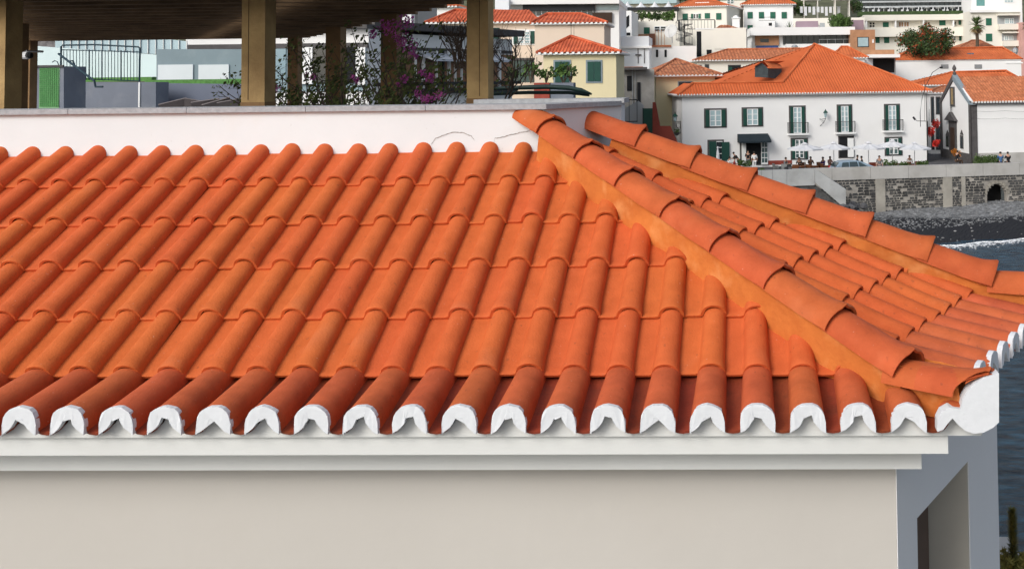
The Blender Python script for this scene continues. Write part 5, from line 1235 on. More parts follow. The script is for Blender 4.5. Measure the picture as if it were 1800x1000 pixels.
# the long white pavilion behind the posts
h = B('white_pavilion', 'low white building with big glass doors behind the bougainvillea', 327, 648, 50, 38, 0, 6, zf, WW, cat='building')
h.bx('roof_edge',325,47,650,51,-.3,6,STN)
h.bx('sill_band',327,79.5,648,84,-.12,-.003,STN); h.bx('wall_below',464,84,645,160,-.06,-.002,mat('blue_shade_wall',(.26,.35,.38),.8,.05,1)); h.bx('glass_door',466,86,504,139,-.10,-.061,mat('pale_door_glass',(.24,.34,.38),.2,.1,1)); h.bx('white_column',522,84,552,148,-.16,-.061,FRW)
h.bx('opening',553,85,578,146,-.12,-.061,GLD); h.bx('column',578,84,582,148,-.18,-.061,FRW); h.bx('opening',598,84,630,146,-.12,-.061,DRK); h.bx('column',629,84,645,150,-.2,-.061,FRW)
h.bx('wall_box',526,88,534,100,-.25,-.161,SLATE)
h = B('glass_front_pavilion', 'white restaurant pavilion with awning and tall glass front beside the near post', 640, 900, 56, 38.7, 70, 4, zf, WW, cat='building')
h.bx('roof_edge',640,50,906,55,-.5,4,STN); h.bx('fascia_shadow',640,87,900,90,-.05,-.002,STN)
u0, z0 = h.px(732,92); u1, z1 = h.px(870,108); b = bm(); prism(b, [(u0,0,z0),(u0,-.9,z0-.28),(u0,-.9,z0-.38),(u0,0,z0-.1)], (u1-u0,0,0)); h.part('awning', b, mat('pale_awning',(.5,.53,.58),.8,.05,3))
h.bx('glass_wall',642,90,900,158,-.08,-.003,mat('roof_reflection_glass',(.09,.045,.03),.06,.6,.35,c2=(.22,.10,.06),spec=.9))  # orange roof reflections are mottled into the glass colour
for i, x in enumerate((643,655,660,668,698,725,738,762,774,783,795,806,817,838,856,872)): h.bx('mullion',x,90,x+(2 if i%3 else 4),158,-.16,-.081,FRW if i%4 else MTL)
h.bx('rail',640,146,900,148,-.5,-.45,MTL); h.bx('sill',640,158,900,161,-.3,-.003,MTL)
# dark canopy and boxes of flowers in front of the yellow house
t = thing('dark_canopy', 'dark green rolled canopy lying behind the end of the parapet', 'canopy', at(950,165,15)); L0 = Vector(t.location); b = bm(); tube(b, [at(x,y,15)-L0 for x, y in ((846,157),(900,155),(960,153),(1000,155),(1022,159),(1040,166))], [.02,.03,.035,.035,.03,.015], 8); tube(b, [at(x,y,15.1)-L0 for x, y in ((846,166),(930,163),(1000,163),(1036,167))], .03, 6); smooth(b); obj('roll', b, mat('dark_green_canvas',(.015,.035,.03),.5,.2,3), t)
for i, (x, y, r, m) in enumerate(((933,136,.34,LEAF3),(960,138,.3,LEAF),(990,138,.34,LEAF3),(1003,134,.28,LEAF),(900,138,.3,LEAF2))):
    shrub(('bright green potted plant in the middle of the flower boxes','leafy plant in the red flower box','bright plant in front of the grey framed window','tall loose plant at the right of the flower boxes','dark plant at the left end of the flower boxes')[i], x, y+3, 24, r*.72, m, 60+i, 120, .10, name='potted_plant', cat='plant')
for i, (x0_, x1_, m) in enumerate(((941,968,mat('red_planter',(.30,.06,.04),.8,.2,3)),(970,1010,BGW))):
    a_, c_ = at(x0_,143,24), at(x1_,152,24); t = thing('flower_box', ('short red flower box behind the parapet end','grey flower box under the grey framed window')[i], 'planter', (a_+c_)/2-ZU*.3); b = bm(); w_ = (c_.x-a_.x)/2; box(b,-w_,w_,-.15,.15,-.4,.32); obj('box', b, m, t); b = bm(); box(b,-w_+.02,w_-.02,-.13,.13,.28,.322); obj('soil', b, BARK, t)
# bougainvillea climbing the posts
MAG = mat('magenta_bract', (.45,.05,.33), .7, .35, 6, c2=(.62,.14,.46)); DLF = mat('dusty_leaf', (.06,.085,.022), .8, .45, 6, c2=(.13,.16,.05)); TWIG = mat('grey_twig', (.10,.075,.06), .95, .3, 8)
def climber(label, x, y0, y1, D, spread, seed, fl, nl, flow=(), name='bougainvillea'):
    rnd = random.Random(seed); base = at(x, y0, D); t = thing(name, label, 'climbing plant', base); L0 = Vector(base); top_ = at(x, y1, D).z-L0.z
    b = bm(); cs = []
    for i in range(11):
        p = Vector((rnd.uniform(-.15,.15), rnd.uniform(-.1,.1), -.5)); pts = [p.copy()]; dx = rnd.uniform(-1,1)*spread/5
        for k in range(6):
            p = p + Vector((dx+rnd.uniform(-.09,.09)*spread, rnd.uniform(-.06,.06), (top_+.5)/6*rnd.uniform(.6,1.15))); pts.append(p.copy())
            if k > 0: cs.append((p.copy(), .10+.05*spread))
        tube(b, pts, .014, 4, .004)
        for k in range(2, 6):
            e = pts[k]+Vector((rnd.uniform(-.3,.3)*spread, rnd.uniform(-.1,.1), rnd.uniform(-.05,.25))); tube(b, [pts[k], e], .006, 3, .002); cs.append((e, .07))
    obj('stems', b, TWIG, t)
    if nl: b = bm(); leaves(b, rnd, int(nl*.85), cs, .06); obj('foliage', b, DLF, t)
    b = bm(); fc = [(at(fx, fy, D-.1)-L0, fr) for fx, fy, fr in flow]
    if fc: leaves(b, rnd, int(fl*.8), fc, .036); obj('flowers', b, MAG, t)['kind'] = 'stuff'
    return t
climber('bougainvillea with magenta flowers wound round the third pergola post', 700, 176, 30, 12.0, .55, 1, 800, 700, [(676,46,.09),(690,52,.12),(705,40,.10),(718,38,.08),(698,62,.12),(655,60,.06),(712,72,.10),(722,85,.10),(727,97,.06),(704,76,.08)])
climber('bougainvillea bush with scattered magenta flowers left of the near post', 745, 178, 95, 11.5, .9, 2, 420, 900, [(710,140,.05),(743,130,.05),(757,138,.06),(735,166,.09),(762,172,.08),(775,165,.07),(748,176,.06),(757,133,.03)])
climber('thin dry climber with few leaves before the dark doorway', 590, 178, 60, 14.0, .85, 3, 120, 900, [(550,136,.05),(627,142,.05),(620,136,.04)])
climber('low leafy climber at the foot of the small far posts', 540, 178, 110, 14.5, 1.0, 4, 160, 1000, [(478,153,.07),(487,155,.05),(549,137,.05),(540,130,.03)])
climber('leafy bush between the glass front and the third post', 640, 178, 120, 13.0, .7, 5, 30, 700, [(628,140,.04)])
climber('leaf tangle at the base of the third pergola post', 715, 180, 135, 11.6, .5, 6, 60, 600, [(700,150,.03)])
climber('green sprawling climber behind the first big post', 500, 176, 136, 15.0, .7, 7, 60, 500, [(475,155,.05)])
def bare(label, x, y0, y1, D, seed):
    rnd = random.Random(seed); base = at(x,y0,D); t = thing('bare_vine', label, 'vine', base); hh = at(x,y1,D).z-base.z; b = bm()
    def grow(p, d, L, r, k):
        pts = [p]; 
        for _ in range(4): d = (d+Vector((rnd.uniform(-.3,.3),rnd.uniform(-.2,.2),rnd.uniform(-.05,.3)))).normalized(); pts.append(pts[-1]+d*L/4)
        tube(b, pts, r, 4, r*.55)
        if k:
            for _ in range(3): grow(pts[rnd.randint(2,4)], (d+Vector((rnd.uniform(-1,1),rnd.uniform(-.5,.5),rnd.uniform(-.2,.6)))).normalized(), L*.6, r*.55, k-1)
    for i in range(7): grow(Vector((rnd.uniform(-.08,.12),0,-.3)), Vector((rnd.uniform(-.25,.25),0,1)).normalized(), hh*.55, .014, 3)
    obj('stems', b, TWIG, t); return t
bare('bare twisted vine stems growing beside the near right post', 874, 178, -10, 10.2, 3); bare('thin bare branches left of the near right post', 800, 70, -20, 10.6, 9)
bare('dry twiggy shrub behind the parapet end', 925, 178, 140, 10.0, 5)
# ------------------------------------------------------------------ people
SKIN = mat('skin', (.45,.26,.18), .6, .05, 5); HAIRM = mat('dark_hair', (.025,.018,.014), .7, .2, 8)
CLO = {k: mat('cloth_'+k, c, .9, .12, 6, .2, 30) for k, c in dict(black=(.015,.015,.017), white=(.72,.72,.72), navy=(.02,.03,.09), grey=(.16,.16,.17), red=(.25,.03,.03), brown=(.10,.06,.04), purple=(.06,.03,.16), blue=(.05,.12,.25), denim=(.05,.08,.14), pink=(.5,.3,.28)).items()}
def skin_obj(name, V, Ed, R, m, parent, root=0):
    me = bpy.data.meshes.new(name); me.from_pydata(V, Ed, []); o = obj(name, me, m, parent)
    sm = o.modifiers.new('skin', 'SKIN'); sm.use_smooth_shade = True
    for i, r in enumerate(R):
        sv = me.skin_vertices[0].data[i]; sv.radius = (r[0], r[1]) if isinstance(r, tuple) else (r, r); sv.use_root = (i == root)
    ss = o.modifiers.new('sub', 'SUBSURF'); ss.levels = 1; ss.render_levels = 1; return o
def person(label, pos, rz, pose, top, bot, seed=0, hair=True, lean=0, arms=None):
    "pose: stand, walk, sit. origin at the feet; faces local +y"
    t = thing('person', label, 'person', pos, rz)
    s = 1.72/7.5; r_ = random.Random(seed)
    if pose == 'sit': ph = .50; ch = Vector((0,-.02+.10*lean,1.02)); pel = Vector((0,-.05,ph))
    else: ph = .93; pel = Vector((0,0,ph)); ch = Vector((0,.35*lean,1.38-.12*abs(lean)))
    nk = ch+Vector((0,.03+.08*lean,.13)); hd = nk+Vector((0,.03+.05*lean,.10)); ht = hd+Vector((0,.01,.13))
    V = [pel, (pel+ch)/2, ch, nk, hd, ht]; R = [(.15,.11), (.14,.10), (.17,.10), .055, (.085,.095), .075]; E_ = [(0,1),(1,2),(2,3),(3,4),(4,5)]
    legs, armv = [], []
    for sx in (-1, 1):
        hip = pel+Vector((sx*.09,0,-.05))
        if pose == 'sit': kn = Vector((sx*.12,.42,.50)); an = Vector((sx*.12,.46+.08*sx*r_.random(),.08)); to = an+Vector((0,.16,-.04))
        elif pose == 'walk': kn = Vector((sx*.09,.12*sx+.06,.50)); an = Vector((sx*.09,.26*sx-.05,.08)); to = an+Vector((0,.16,-.04))
        else: kn = Vector((sx*.10,.02,.50)); an = Vector((sx*.11,-.02,.08)); to = an+Vector((0,.16,-.04))
        i = len(V); V += [hip, kn, an, to]; R += [.10,.068,.045,.04]; E_ += [(0,i),(i,i+1),(i+1,i+2),(i+2,i+3)]; legs.append(i)
        sh = ch+Vector((sx*.19,0,.03))
        if pose == 'sit' or arms == 'front': el = sh+Vector((sx*.06,.12,-.25)); wr = el+Vector((-sx*.08,.22,.04)); ha = wr+Vector((-sx*.03,.08,.0))
        elif arms == 'up': el = sh+Vector((sx*.16,.12,-.12)); wr = el+Vector((-sx*.06,.1,.22)); ha = wr+Vector((0,.02,.08))
        else: el = sh+Vector((sx*.07,-.03,-.28)); wr = el+Vector((sx*.01,.10,-.23)); ha = wr+Vector((0,.03,-.09))
        i = len(V); V += [sh, el, wr, ha]; R += [.06,.045,.032,.035]; E_ += [(2,i),(i,i+1),(i+1,i+2),(i+2,i+3)]; armv.append(i)
    skin_obj('body', [tuple(v) for v in V], E_, R, SKIN, t)
    g = .014
    a0, a1 = armv; SV = [V[0]+Vector((0,0,-.04)), V[1], V[2]+Vector((0,0,.02)), V[a0], V[a0+1], V[a1], V[a1+1]]
    skin_obj('shirt', [tuple(v) for v in SV], [(0,1),(1,2),(2,3),(3,4),(2,5),(5,6)], [(.165,.125),(.155,.115),(.18,.115),.078,.06,.078,.06], CLO[top], t)
    l0, l1 = legs; TV_ = [V[0], V[l0], V[l0+1], V[l0+2]+Vector((0,0,.02)), V[l1], V[l1+1], V[l1+2]+Vector((0,0,.02))]
    skin_obj('trousers', [tuple(v) for v in TV_], [(0,1),(1,2),(2,3),(0,4),(4,5),(5,6)], [(.155,.12),.115,.085,.065,.115,.085,.065], CLO[bot], t)
    b = bm(); v = bmesh.ops.create_uvsphere(b, u_segments=10, v_segments=7, radius=.108)['verts']
    bmesh.ops.translate(b, verts=v, vec=hd+Vector((0,-.02,.065))); bmesh.ops.bisect_plane(b, geom=b.verts[:]+b.edges[:]+b.faces[:], plane_co=hd+Vector((0,.03,.02)), plane_no=(0,.7,-.7), clear_outer=True); smooth(b); obj('hair', b, HAIRM, t)
    b = bm(); f = hd+Vector((0,.10,.04)); prism(b, [f+Vector((-.014,0,-.02)), f+Vector((.014,0,-.02)), f+Vector((0,-.005,.03))], (0,.02,-.01)); obj('nose', b, SKIN, t); return t
def pz(x, D, dz=0):
    p = at(x, 290, D); p.z = PZ+dz; return p
person('waiter in white shirt and white trousers standing with his back to the sea wall', pz(1326,94.5), radians(15), 'stand', 'white', 'white', 1)
person('waiter in black bending over the table beside the closed parasol', pz(1299,95.5), radians(70), 'stand', 'black', 'black', 2, lean=1, arms='front')
person('person in dark clothes standing inside the open cafe doorway', pz(1315,96.2), radians(180), 'stand', 'black', 'grey', 3, arms='front')
person('person in white top seated at the table left of the planter', pz(1282,93.5), radians(-60), 'sit', 'white', 'black', 4)
person('person in dark red seated nearest the planter box', pz(1291,92.5), radians(-90), 'sit', 'red', 'black', 5)
person('person in grey sitting alone in the grey chairs', pz(1381,92), radians(-120), 'sit', 'grey', 'grey', 6)
person('dark haired person in black seated under the left parasol', pz(1405,92), radians(160), 'sit', 'black', 'denim', 7)
person('person in brown seated between the two left parasols', pz(1425,92.5), radians(200), 'sit', 'brown', 'black', 8)
person('person in purple blue top seated at the wicker tables', pz(1447,92), radians(120), 'sit', 'purple', 'black', 9)
person('person in pink top seated just behind the parked car', pz(1459,92.6), radians(-150), 'sit', 'pink', 'black', 10)
person('person in black seated in front of the second open door', pz(1507,93.8), radians(-90), 'sit', 'black', 'black', 11)
person('person in black leaning at the table beyond the parked car', pz(1515,92.6), radians(80), 'sit', 'black', 'navy', 12)
person('person in grey coat standing behind the parapet left of the shrubs', pz(1546,91.5,-.25), radians(170), 'stand', 'grey', 'grey', 13)
person('person in white top seated under the rightmost parasol', pz(1599,93), radians(180), 'sit', 'white', 'denim', 14)
person('person in blue jacket sitting on the wall by the rounded shrubs', pz(1759,91.5,.35), radians(0), 'sit', 'blue', 'black', 15)
person('person in black sitting on the wall to the right of the blue jacket', pz(1772,91.9,.3), radians(10), 'sit', 'black', 'black', 16)
person('person in dark clothes seated by the orange flowers at the chapel door', pz(1683,97,.1), radians(-60), 'sit', 'black', 'brown', 17)
# tables and chairs
WICK = mat('wicker_brown', (.15,.055,.022), .8, .3, 9, .6, 60); GCH = mat('grey_wicker', (.16,.17,.17), .8, .2, 9, .5, 60)
def armchair(label, pos, rz, m, group):
    t = thing('armchair', label, 'chair', pos, rz, group)
    b = bm(); box(b,-.27,.27,-.25,.27,.28,.42); bmesh.ops.bevel(b, geom=b.edges[:], offset=.02); obj('seat', b, m, t)
    b = bm(); prism(b, [(-.28,-.25,.40),(.28,-.25,.40),(.30,-.33,.85),(-.30,-.33,.85)], (0,-.05,.0)); obj('backrest', b, m, t)
    for sx in (-1,1): b = bm(); box(b, sx*.28-.03, sx*.28+.03, -.25,.22,.42,.62); obj('armrest', b, m, t)
    for sx in (-1,1):
        for sy in (-.22,.22): b = bm(); tube(b, [(sx*.24,sy,0),(sx*.24,sy,.28)], .025, 5); obj('leg', b, m, t)
def cafe_table(label, pos, group):
    t = thing('cafe_table', label, 'table', pos, 0, group); b = bm(); lathe(b, [(.4,.70),(.42,.72),(.42,.75),(.02,.755)], 14); obj('table_top', b, WICK, t)
    b = bm(); lathe(b, [(.22,0),(.2,.03),(.035,.06),(.035,.70)], 8); obj('pedestal', b, MTL, t)
spots = [(1366,92.3,-1.2,GCH),(1375,91.3,2.6,GCH),(1383,92.6,.5,GCH)]
for i, (x, D, rz, m) in enumerate(spots): armchair(('grey wicker armchair farthest left on the open terrace','grey wicker armchair in the middle of the grey group','grey wicker armchair under the person in grey')[i], pz(x,D), rz, m, 'grey armchairs on the square')
xs_ = [1398,1406,1416,1425,1434,1442,1450,1459,1468]
for i, x in enumerate(xs_): armchair('brown wicker armchair, %s from the left in the row under the left parasols' % ('first','second','third','fourth','fifth','sixth','seventh','eighth','ninth')[i], pz(x, 91.2+(i%3)*.9), (i*1.9)%6.28, WICK, 'brown armchairs under the parasols')
for i, x in enumerate((1410,1431,1454)): cafe_table(('round wicker table under the left parasol','round wicker table between the two left parasols','round wicker table behind the car')[i], pz(x,90.6), 'cafe tables on the square')
for i, (x, D) in enumerate(((1278,92.6),(1287,91.6),(1505,91.8),(1575,92))): cafe_table(('small table left of the closed parasol','small table by the stone planter','small table before the second open door','small table among the right hand shrubs')[i], pz(x,D), 'cafe tables on the square')
for i, (x, D, rz) in enumerate(((1272,92.8,1),(1284,90.8,3),(1293,91.5,4.4),(1533,92.8,0),(1540,92.2,2),(1590,92.6,1.5),(1604,92.2,4),(1613,92.8,3))):
    armchair(('brown chair left of the closed parasol','brown chair nearest the roof edge','brown chair beside the planter box','red brown chair right of the parked car','red brown chair by the person in the grey coat','red brown chair left of the rightmost parasol','red brown chair under the rightmost parasol','red brown chair at the corner of the cafe')[i], pz(x,D), rz, mat('redwood',(.22,.05,.03),.8,.2,5), 'single chairs on the square')
# parasols
def parasol(label, x, D, r, hz, gr='open white parasols in front of the cafe'):
    t = thing('parasol', label, 'parasol', pz(x,D), .4, gr); n = 8
    b = bm(); apex = Vector((0,0,hz+.42)); rim = [Vector((r*cos(2*pi*k/n), r*sin(2*pi*k/n), hz)) for k in range(n)]
    for k in range(n):
        a_, c_ = rim[k], rim[(k+1)%n]; m_ = (a_+c_)/2; m_.z += -.02; mm = (m_*.5+apex*.5)-ZU*.05
        poly(b, [a_, m_, mm, apex*.5+a_*.5]); poly(b, [m_, c_, apex*.5+c_*.5, mm]); poly(b, [apex*.5+a_*.5, mm, apex]); poly(b, [mm, apex*.5+c_*.5, apex])
        poly(b, [a_, a_-ZU*.12, c_-ZU*.12, c_])
    obj('canopy', b, CAN, t); b = bm(); lathe(b, [(.22*r,hz+.40),(.02,hz+.56)], 8); obj('top_vent', b, CAN, t)
    b = bm(); tube(b, [(0,0,0),(0,0,hz+.45)], .03, 6); obj('pole', b, MTW, t)
    b = bm(); box(b,-.3,.3,-.3,.3,0,.08); obj('base', b, STN, t)
    for k in range(n): b = bm(); tube(b, [Vector((0,0,hz+.40)), rim[k]+ZU*.01], .012, 3); obj('rib', b, MTW, t)
parasol('leftmost open white parasol over the wicker chairs', 1415, 91, 1.62, 2.22)
parasol('second open white parasol from the left behind the parked car', 1466, 91.5, 1.5, 2.22)
parasol('open white parasol right of the second open door', 1527, 92, 1.55, 2.18)
parasol('fourth open white parasol, before the lower right window', 1569, 92.8, 1.35, 2.3)
parasol('rightmost open white parasol at the corner of the cafe', 1608, 92, 1.5, 2.1)
t = thing('closed_parasol', 'closed white parasol standing between the two left doors', 'parasol', pz(1262,94)); b = bm(); lathe(b, [(.10,.35),(.20,.7),(.17,1.2),(.13,1.7),(.07,2.0),(.05,2.1),(.08,2.2),(.02,2.3)], 9); smooth(b); obj('canopy', b, CAN, t); b = bm(); tube(b, [(0,0,0),(0,0,2.3)], .025, 5); obj('pole', b, MTW, t); b = bm(); box(b,-.25,.25,-.25,.25,0,.07); obj('base', b, STN, t)
# planters
def planter(label, x0_, x1_, D, h_, m, plant_r, seed, leafm=LEAF):
    a_ = pz(x0_,D); c_ = pz(x1_,D); w_ = (c_-a_).length; t = thing('planter', label, 'planter', (a_+c_)/2, AW); b = bm(); box(b,-w_/2,w_/2,-.3,.3,0,h_); bmesh.ops.bevel(b, geom=b.edges[:], offset=.03); obj('box', b, m, t)
    b = bm(); box(b,-w_/2+.06,w_/2-.06,-.24,.24,h_-.02,h_+.003); obj('soil', b, BARK, t)
    P_c = (a_+c_)/2; rnd = random.Random(seed); s_ = thing('planter_shrub', 'green shrub growing in the '+label.replace(' box',''), 'shrub', Vector((P_c.x,P_c.y,PZ+h_))); b = bm(); n = max(3, int(w_*3)); cs = []
    for i in range(n): cs.append((Vector(((i+.5)/n*w_-w_/2, rnd.uniform(-.1,.1), plant_r*rnd.uniform(.5,.95))), plant_r*.6))
    leaves(b, rnd, 300, cs, .16); obj('foliage', b, leafm, s_)
    b = bm(); 
    for c, _ in cs: tube(b, [(c.x,0,0),c], .02, 4)
    obj('stems', b, BARK, s_)
planter('grey stone planter box beside the waiter in white', 1297, 1320, 92, .62, CONC, .45, 1)
planter('pale planter box right of the parked car', 1553, 1577, 90.3, .55, CONC, .5, 2)
planter('second pale planter box in front of the lower right window', 1582, 1600, 90.5, .5, CONC, .42, 3)
planter('pale planter box at the right corner of the cafe', 1612, 1630, 90.8, .6, FRW, .42, 4)
planter('low concrete planter at the foot of the chapel wall', 1712, 1742, 93, .55, CONC, .05, 5)
for i, (x, D, r) in enumerate(((1723,93,.72),(1737,93,.66),(1751,92.6,.72))):
    rnd = random.Random(70+i); p = pz(x, D, .5); t = thing('round_shrub', ('largest clipped round shrub by the chapel corner','middle clipped round shrub by the chapel wall','right clipped shrub beside the blue jacket')[i], 'shrub', p); b = bm(); leaves(b, rnd, 700, [(Vector((rnd.uniform(-.25,.25)*1.2,rnd.uniform(-.2,.2),.3+rnd.uniform(0,.25))), r*.62) for _ in range(7)], .14); obj('foliage', b, LEAF, t); b = bm(); tube(b, [(0,0,-.5),(0,0,.4)], .05, 5); obj('stem', b, BARK, t)
planter('small pot plant by the entrance of the cafe', 1338, 1342, 90.5, .3, STN, .2, 8)
# lantern with flower basket on the shaded end of the cafe
lt = thing('wall_lantern', 'green street lantern on a scrolled bracket at the shaded corner of the cafe', 'lantern', at(1187,232,98)); L0 = Vector(lt.location); A = lambda x, y: at(x,y,98)-L0
b = bm(); z0 = A(1187,214).z; z1 = A(1187,197).z; hh = z1-z0; lathe(b, [(.05,z0),(.12,z0+hh*.1),(.2,z0+hh*.55)], 6); obj('glass', b, GLL, lt)
b = bm(); lathe(b, [(.27,z0+hh*.52),(.24,z0+hh*.6),(.1,z0+hh*.8),(.03,z0+hh*.85),(.05,z0+hh*.92),(.01,z1)], 8); obj('cap', b, GRN, lt)
b = bm(); tube(b, [(0,0,z0),A(1187.5,215),A(1196.5,215)], .03, 4); tube(b, [A(1188,216),A(1190,224),A(1194,228),A(1197,222)], .025, 4); tube(b, [A(1196.5,213),A(1196.5,235)], .035, 4)
for k in range(10): a_ = k*.7; c = A(1192,221); tube(b, [c+Vector((.22*cos(a_),0,.22*sin(a_))), c+Vector((.22*cos(a_+.7),0,.22*sin(a_+.7)))], .016, 3)
obj('bracket', b, MTL, lt)
t = thing('hanging_basket', 'small hanging flower basket below the corner lantern', 'flower basket', at(1190,233,98)); b = bm(); lathe(b, [(.08,-.3),(.25,-.15),(.3,0)], 8); obj('basket', b, STN, t); b = bm(); leaves(b, random.Random(4), 160, [(Vector((0,0,.1)), .32)], .14); obj('foliage', b, LEAF, t)
# red banners hung in the lane and orange flowers
for i, (x, y, D, r) in enumerate(((1645,218,104,.55),(1634,231,103,.6),(1645,253,102,.45))):
    t = thing('red_flower_ball', ('highest ball of red flowers hanging in the lane','left ball of red flowers hanging in the lane','lowest ball of red flowers above the lane')[i], 'flowers', at(x,y,D)); rnd = random.Random(90+i); b = bm(); leaves(b, rnd, 260, [(Vector((rnd.uniform(-.2,.2),0,rnd.uniform(-.2,.2))), r*.7) for _ in range(4)], .22); obj('flowers', b, mat('red_flower',(.5,.03,.02),.7,.3,4), t)['kind'] = 'stuff'
    b = bm(); tube(b, [(0,0,0),(.05,0,2.2)], .015, 3); obj('cord', b, MTL, t)
t = shrub('orange flowers and pots beside the chapel door', 1680, 277, 98.5, .5, mat('orange_flower',(.45,.16,.02),.7,.4,4), 95, 260, .16)
# curved lamp on the corner of the cafe
sl_ = thing('curved_street_lamp', 'tall thin curved street lamp at the right corner of the cafe', 'street lamp', pz(1630,93.2)); L0 = Vector(sl_.location); A = lambda x, y, D=93.2: at(x,y,D)-L0
b = bm(); tube(b, [A(1618,223),A(1617.5,198),A(1621,172),A(1627,152),A(1639,128),A(1652,119.5)], .028, 5); tube(b, [A(1652,119.5),A(1657,118.5)], .09, 6); obj('curved_arm', b, MTL, sl_)
b = bm(); tube(b, [A(1607,208),A(1612,213),A(1631,213.5)], .028, 5); tube(b, [A(1605,206),A(1609,211)], .1, 6); obj('cross_arm', b, MTL, sl_)
b = bm(); tube(b, [(0,0,0),A(1630.5,213)], .05, 6); obj('post', b, MTL, sl_)
for i, (x, y0, y1) in enumerate(((1625,135,200),)):
    b = bm(); tube(b, [A(x,y1+14),A(x+.5,y0)], .018, 4); obj('rod', b, MTL, sl_)
# parked car
car = thing('parked_car', 'pale blue hatchback parked behind the sea wall parapet facing right', 'car', pz(1502,87.5), AW)
CARP = mat('pale_blue_car_paint', (.28,.38,.47), .3, .05, .5, spec=.6, metal=.2); CG = mat('car_window_glass', (.03,.05,.055), .05, .2, 1, spec=.8)
def loft(b, secs, hw, inset):
    "side outline (x,z) swept across the width with the top pulled in"
    L_s = []
    for sy in (-1, 1):
        L_s.append([b.verts.new((x, sy*(hw-inset*max(0,(z-.85))/.6), z)) for x, z in secs])
    b.faces.new(L_s[0]); b.faces.new(L_s[1][::-1]); n = len(secs)
    for i in range(n): b.faces.new((L_s[0][i], L_s[0][(i+1)%n], L_s[1][(i+1)%n], L_s[1][i]))
b = bm(); loft(b, [(-1.95,.3),(1.95,.3),(2.0,.55),(1.9,.78),(1.15,.93),(.45,1.36),(.0,1.47),(-.9,1.47),(-1.5,1.36),(-1.85,.98),(-1.98,.85),(-2.0,.5)], .84, .2); bmesh.ops.triangulate(b, faces=[f for f in b.faces if len(f.verts) > 4]); fixn(b); obj('body', b, CARP, car)
b = bm()
for sy in (-1, 1):
    for q in ([(-1.35,.97),(-.72,.97),(-.72,1.36),(-1.25,1.33)],[(-.64,.97),(.10,.97),(.02,1.38),(-.64,1.38)],[(.18,.97),(.92,.97),(.40,1.28),(.12,1.37)]):
        f = [b.verts.new((x, sy*(.845-.2*(z-.85)/.6+.004), z)) for x, z in q]; b.faces.new(f)
obj('side_windows', b, CG, car)
b = bm(); poly(b, [Vector(p) for p in ((1.13,-.72,.95),(1.13,.72,.95),(.50,.66,1.345),(.50,-.66,1.345))]); bmesh.ops.translate(b, verts=b.verts, vec=(.02,0,.03)); obj('windscreen', b, CG, car)
b = bm(); poly(b, [Vector(p) for p in ((-1.87,-.7,1.0),(-1.87,.7,1.0),(-1.54,.64,1.34),(-1.54,-.64,1.34))]); bmesh.ops.translate(b, verts=b.verts, vec=(-.03,0,.02)); obj('rear_window', b, CG, car)
for sy in (-1,1): b = bm(); box(b,-2.03,-1.86,sy*.80-.06,sy*.80+.06,.72,.98); obj('tail_light', b, mat('red_lamp_glass',(.5,.02,.02),.2,.1,3), car)
for sy in (-1,1): b = bm(); box(b,1.80,1.98,sy*.66-.14,sy*.66+.14,.62,.76); obj('headlight', b, GLL, car)
for sx in (-1.25,1.25):
    for sy in (-.78,.78):
        b = bm(); v = bmesh.ops.create_cone(b, segments=18, radius1=.31, radius2=.31, depth=.2, cap_ends=True)['verts']; bmesh.ops.transform(b, matrix=Matrix.Translation((sx,sy,.31))@Matrix.Rotation(pi/2,4,'X'), verts=v); w_o = obj('wheel', b, MTL, car)
        b = bm(); v = bmesh.ops.create_cone(b, segments=14, radius1=.19, radius2=.19, depth=.215, cap_ends=True)['verts']; bmesh.ops.transform(b, matrix=Matrix.Translation((sx,sy,.31))@Matrix.Rotation(pi/2,4,'X'), verts=v); obj('rim', b, MTW, w_o)
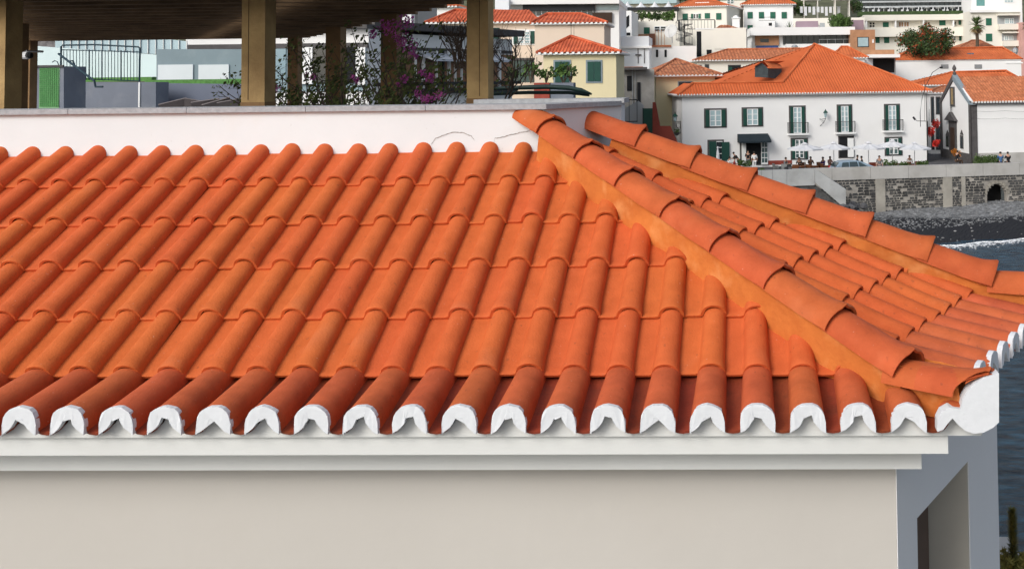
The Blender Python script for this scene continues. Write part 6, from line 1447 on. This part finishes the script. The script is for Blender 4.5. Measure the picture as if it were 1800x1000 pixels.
# young araucaria at the lower right
ar = thing('young_conifer', 'tip of a young conifer at the lower right edge in front of the water', 'tree', at(1781,1000,9.0)-ZU*4); L0 = Vector(ar.location); A = lambda x, y: at(x,y,9.0)-L0
b = bm(); tube(b, [(0,0,0),A(1781,1000),A(1780,905)], [.05,.018,.006], 8); obj('trunk', b, BARK, ar)
b = bm(); rnd = random.Random(12); p0, p1 = A(1782,1080), A(1779.5,897)
for i in range(2600):
    f = rnd.random(); p = p0.lerp(p1, f); a_ = rnd.uniform(0,6.28); r = .065*(1-f*.3)*rnd.uniform(.7,1.2); d = Vector((cos(a_)*r, sin(a_)*r, rnd.uniform(.01,.05))); s_ = d.cross(ZU).normalized()*.009
    b.faces.new([b.verts.new(p-s_), b.verts.new(p+s_), b.verts.new(p+d)])
for k in range(9):
    f = .08+.5*k/9; c = p0.lerp(p1, f)
    for q in range(6):
        a_ = q*1.05+k*.4; e = c+Vector((cos(a_),sin(a_),.35))*(.26*(1-f)); 
        for i in range(70):
            g_ = rnd.random(); p = c.lerp(e, g_); d = Vector((rnd.gauss(0,1),rnd.gauss(0,1),rnd.gauss(0,1))).normalized()*.05; s_ = d.orthogonal().normalized()*.009; b.faces.new([b.verts.new(p-s_), b.verts.new(p+s_), b.verts.new(p+d)])
obj('needles', b, mat('conifer_needles',(.10,.14,.025),.7,.4,9,c2=(.22,.17,.04)), ar)
# quay below, seen beside the house corner
qy = bm(); q0 = at(1762,962,13); box(qy, q0.x-3, q0.x+.16, 12.7, 13.3, .5, q0.z); t = thing('quay_wall', 'pale top of a low quay wall just right of the house corner', 'wall', (q0.x-1.4,13,.5)); bmesh.ops.translate(qy, verts=qy.verts, vec=-Vector(t.location)); obj('wall', qy, CONC, t)
# unseen pale ground under the walls, added to bounce light up
b = bm(); poly(b, [Vector(p) for p in ((-14,-6,3.0),(1.6,-6,3.0),(2.0,9,3.0),(-14,9,3.0))]); tag(obj('bounce_ground', fixn(b), mat('pale_bounce_ground',(.42,.40,.37),.9,.08,1,.2,20)), kind='structure')
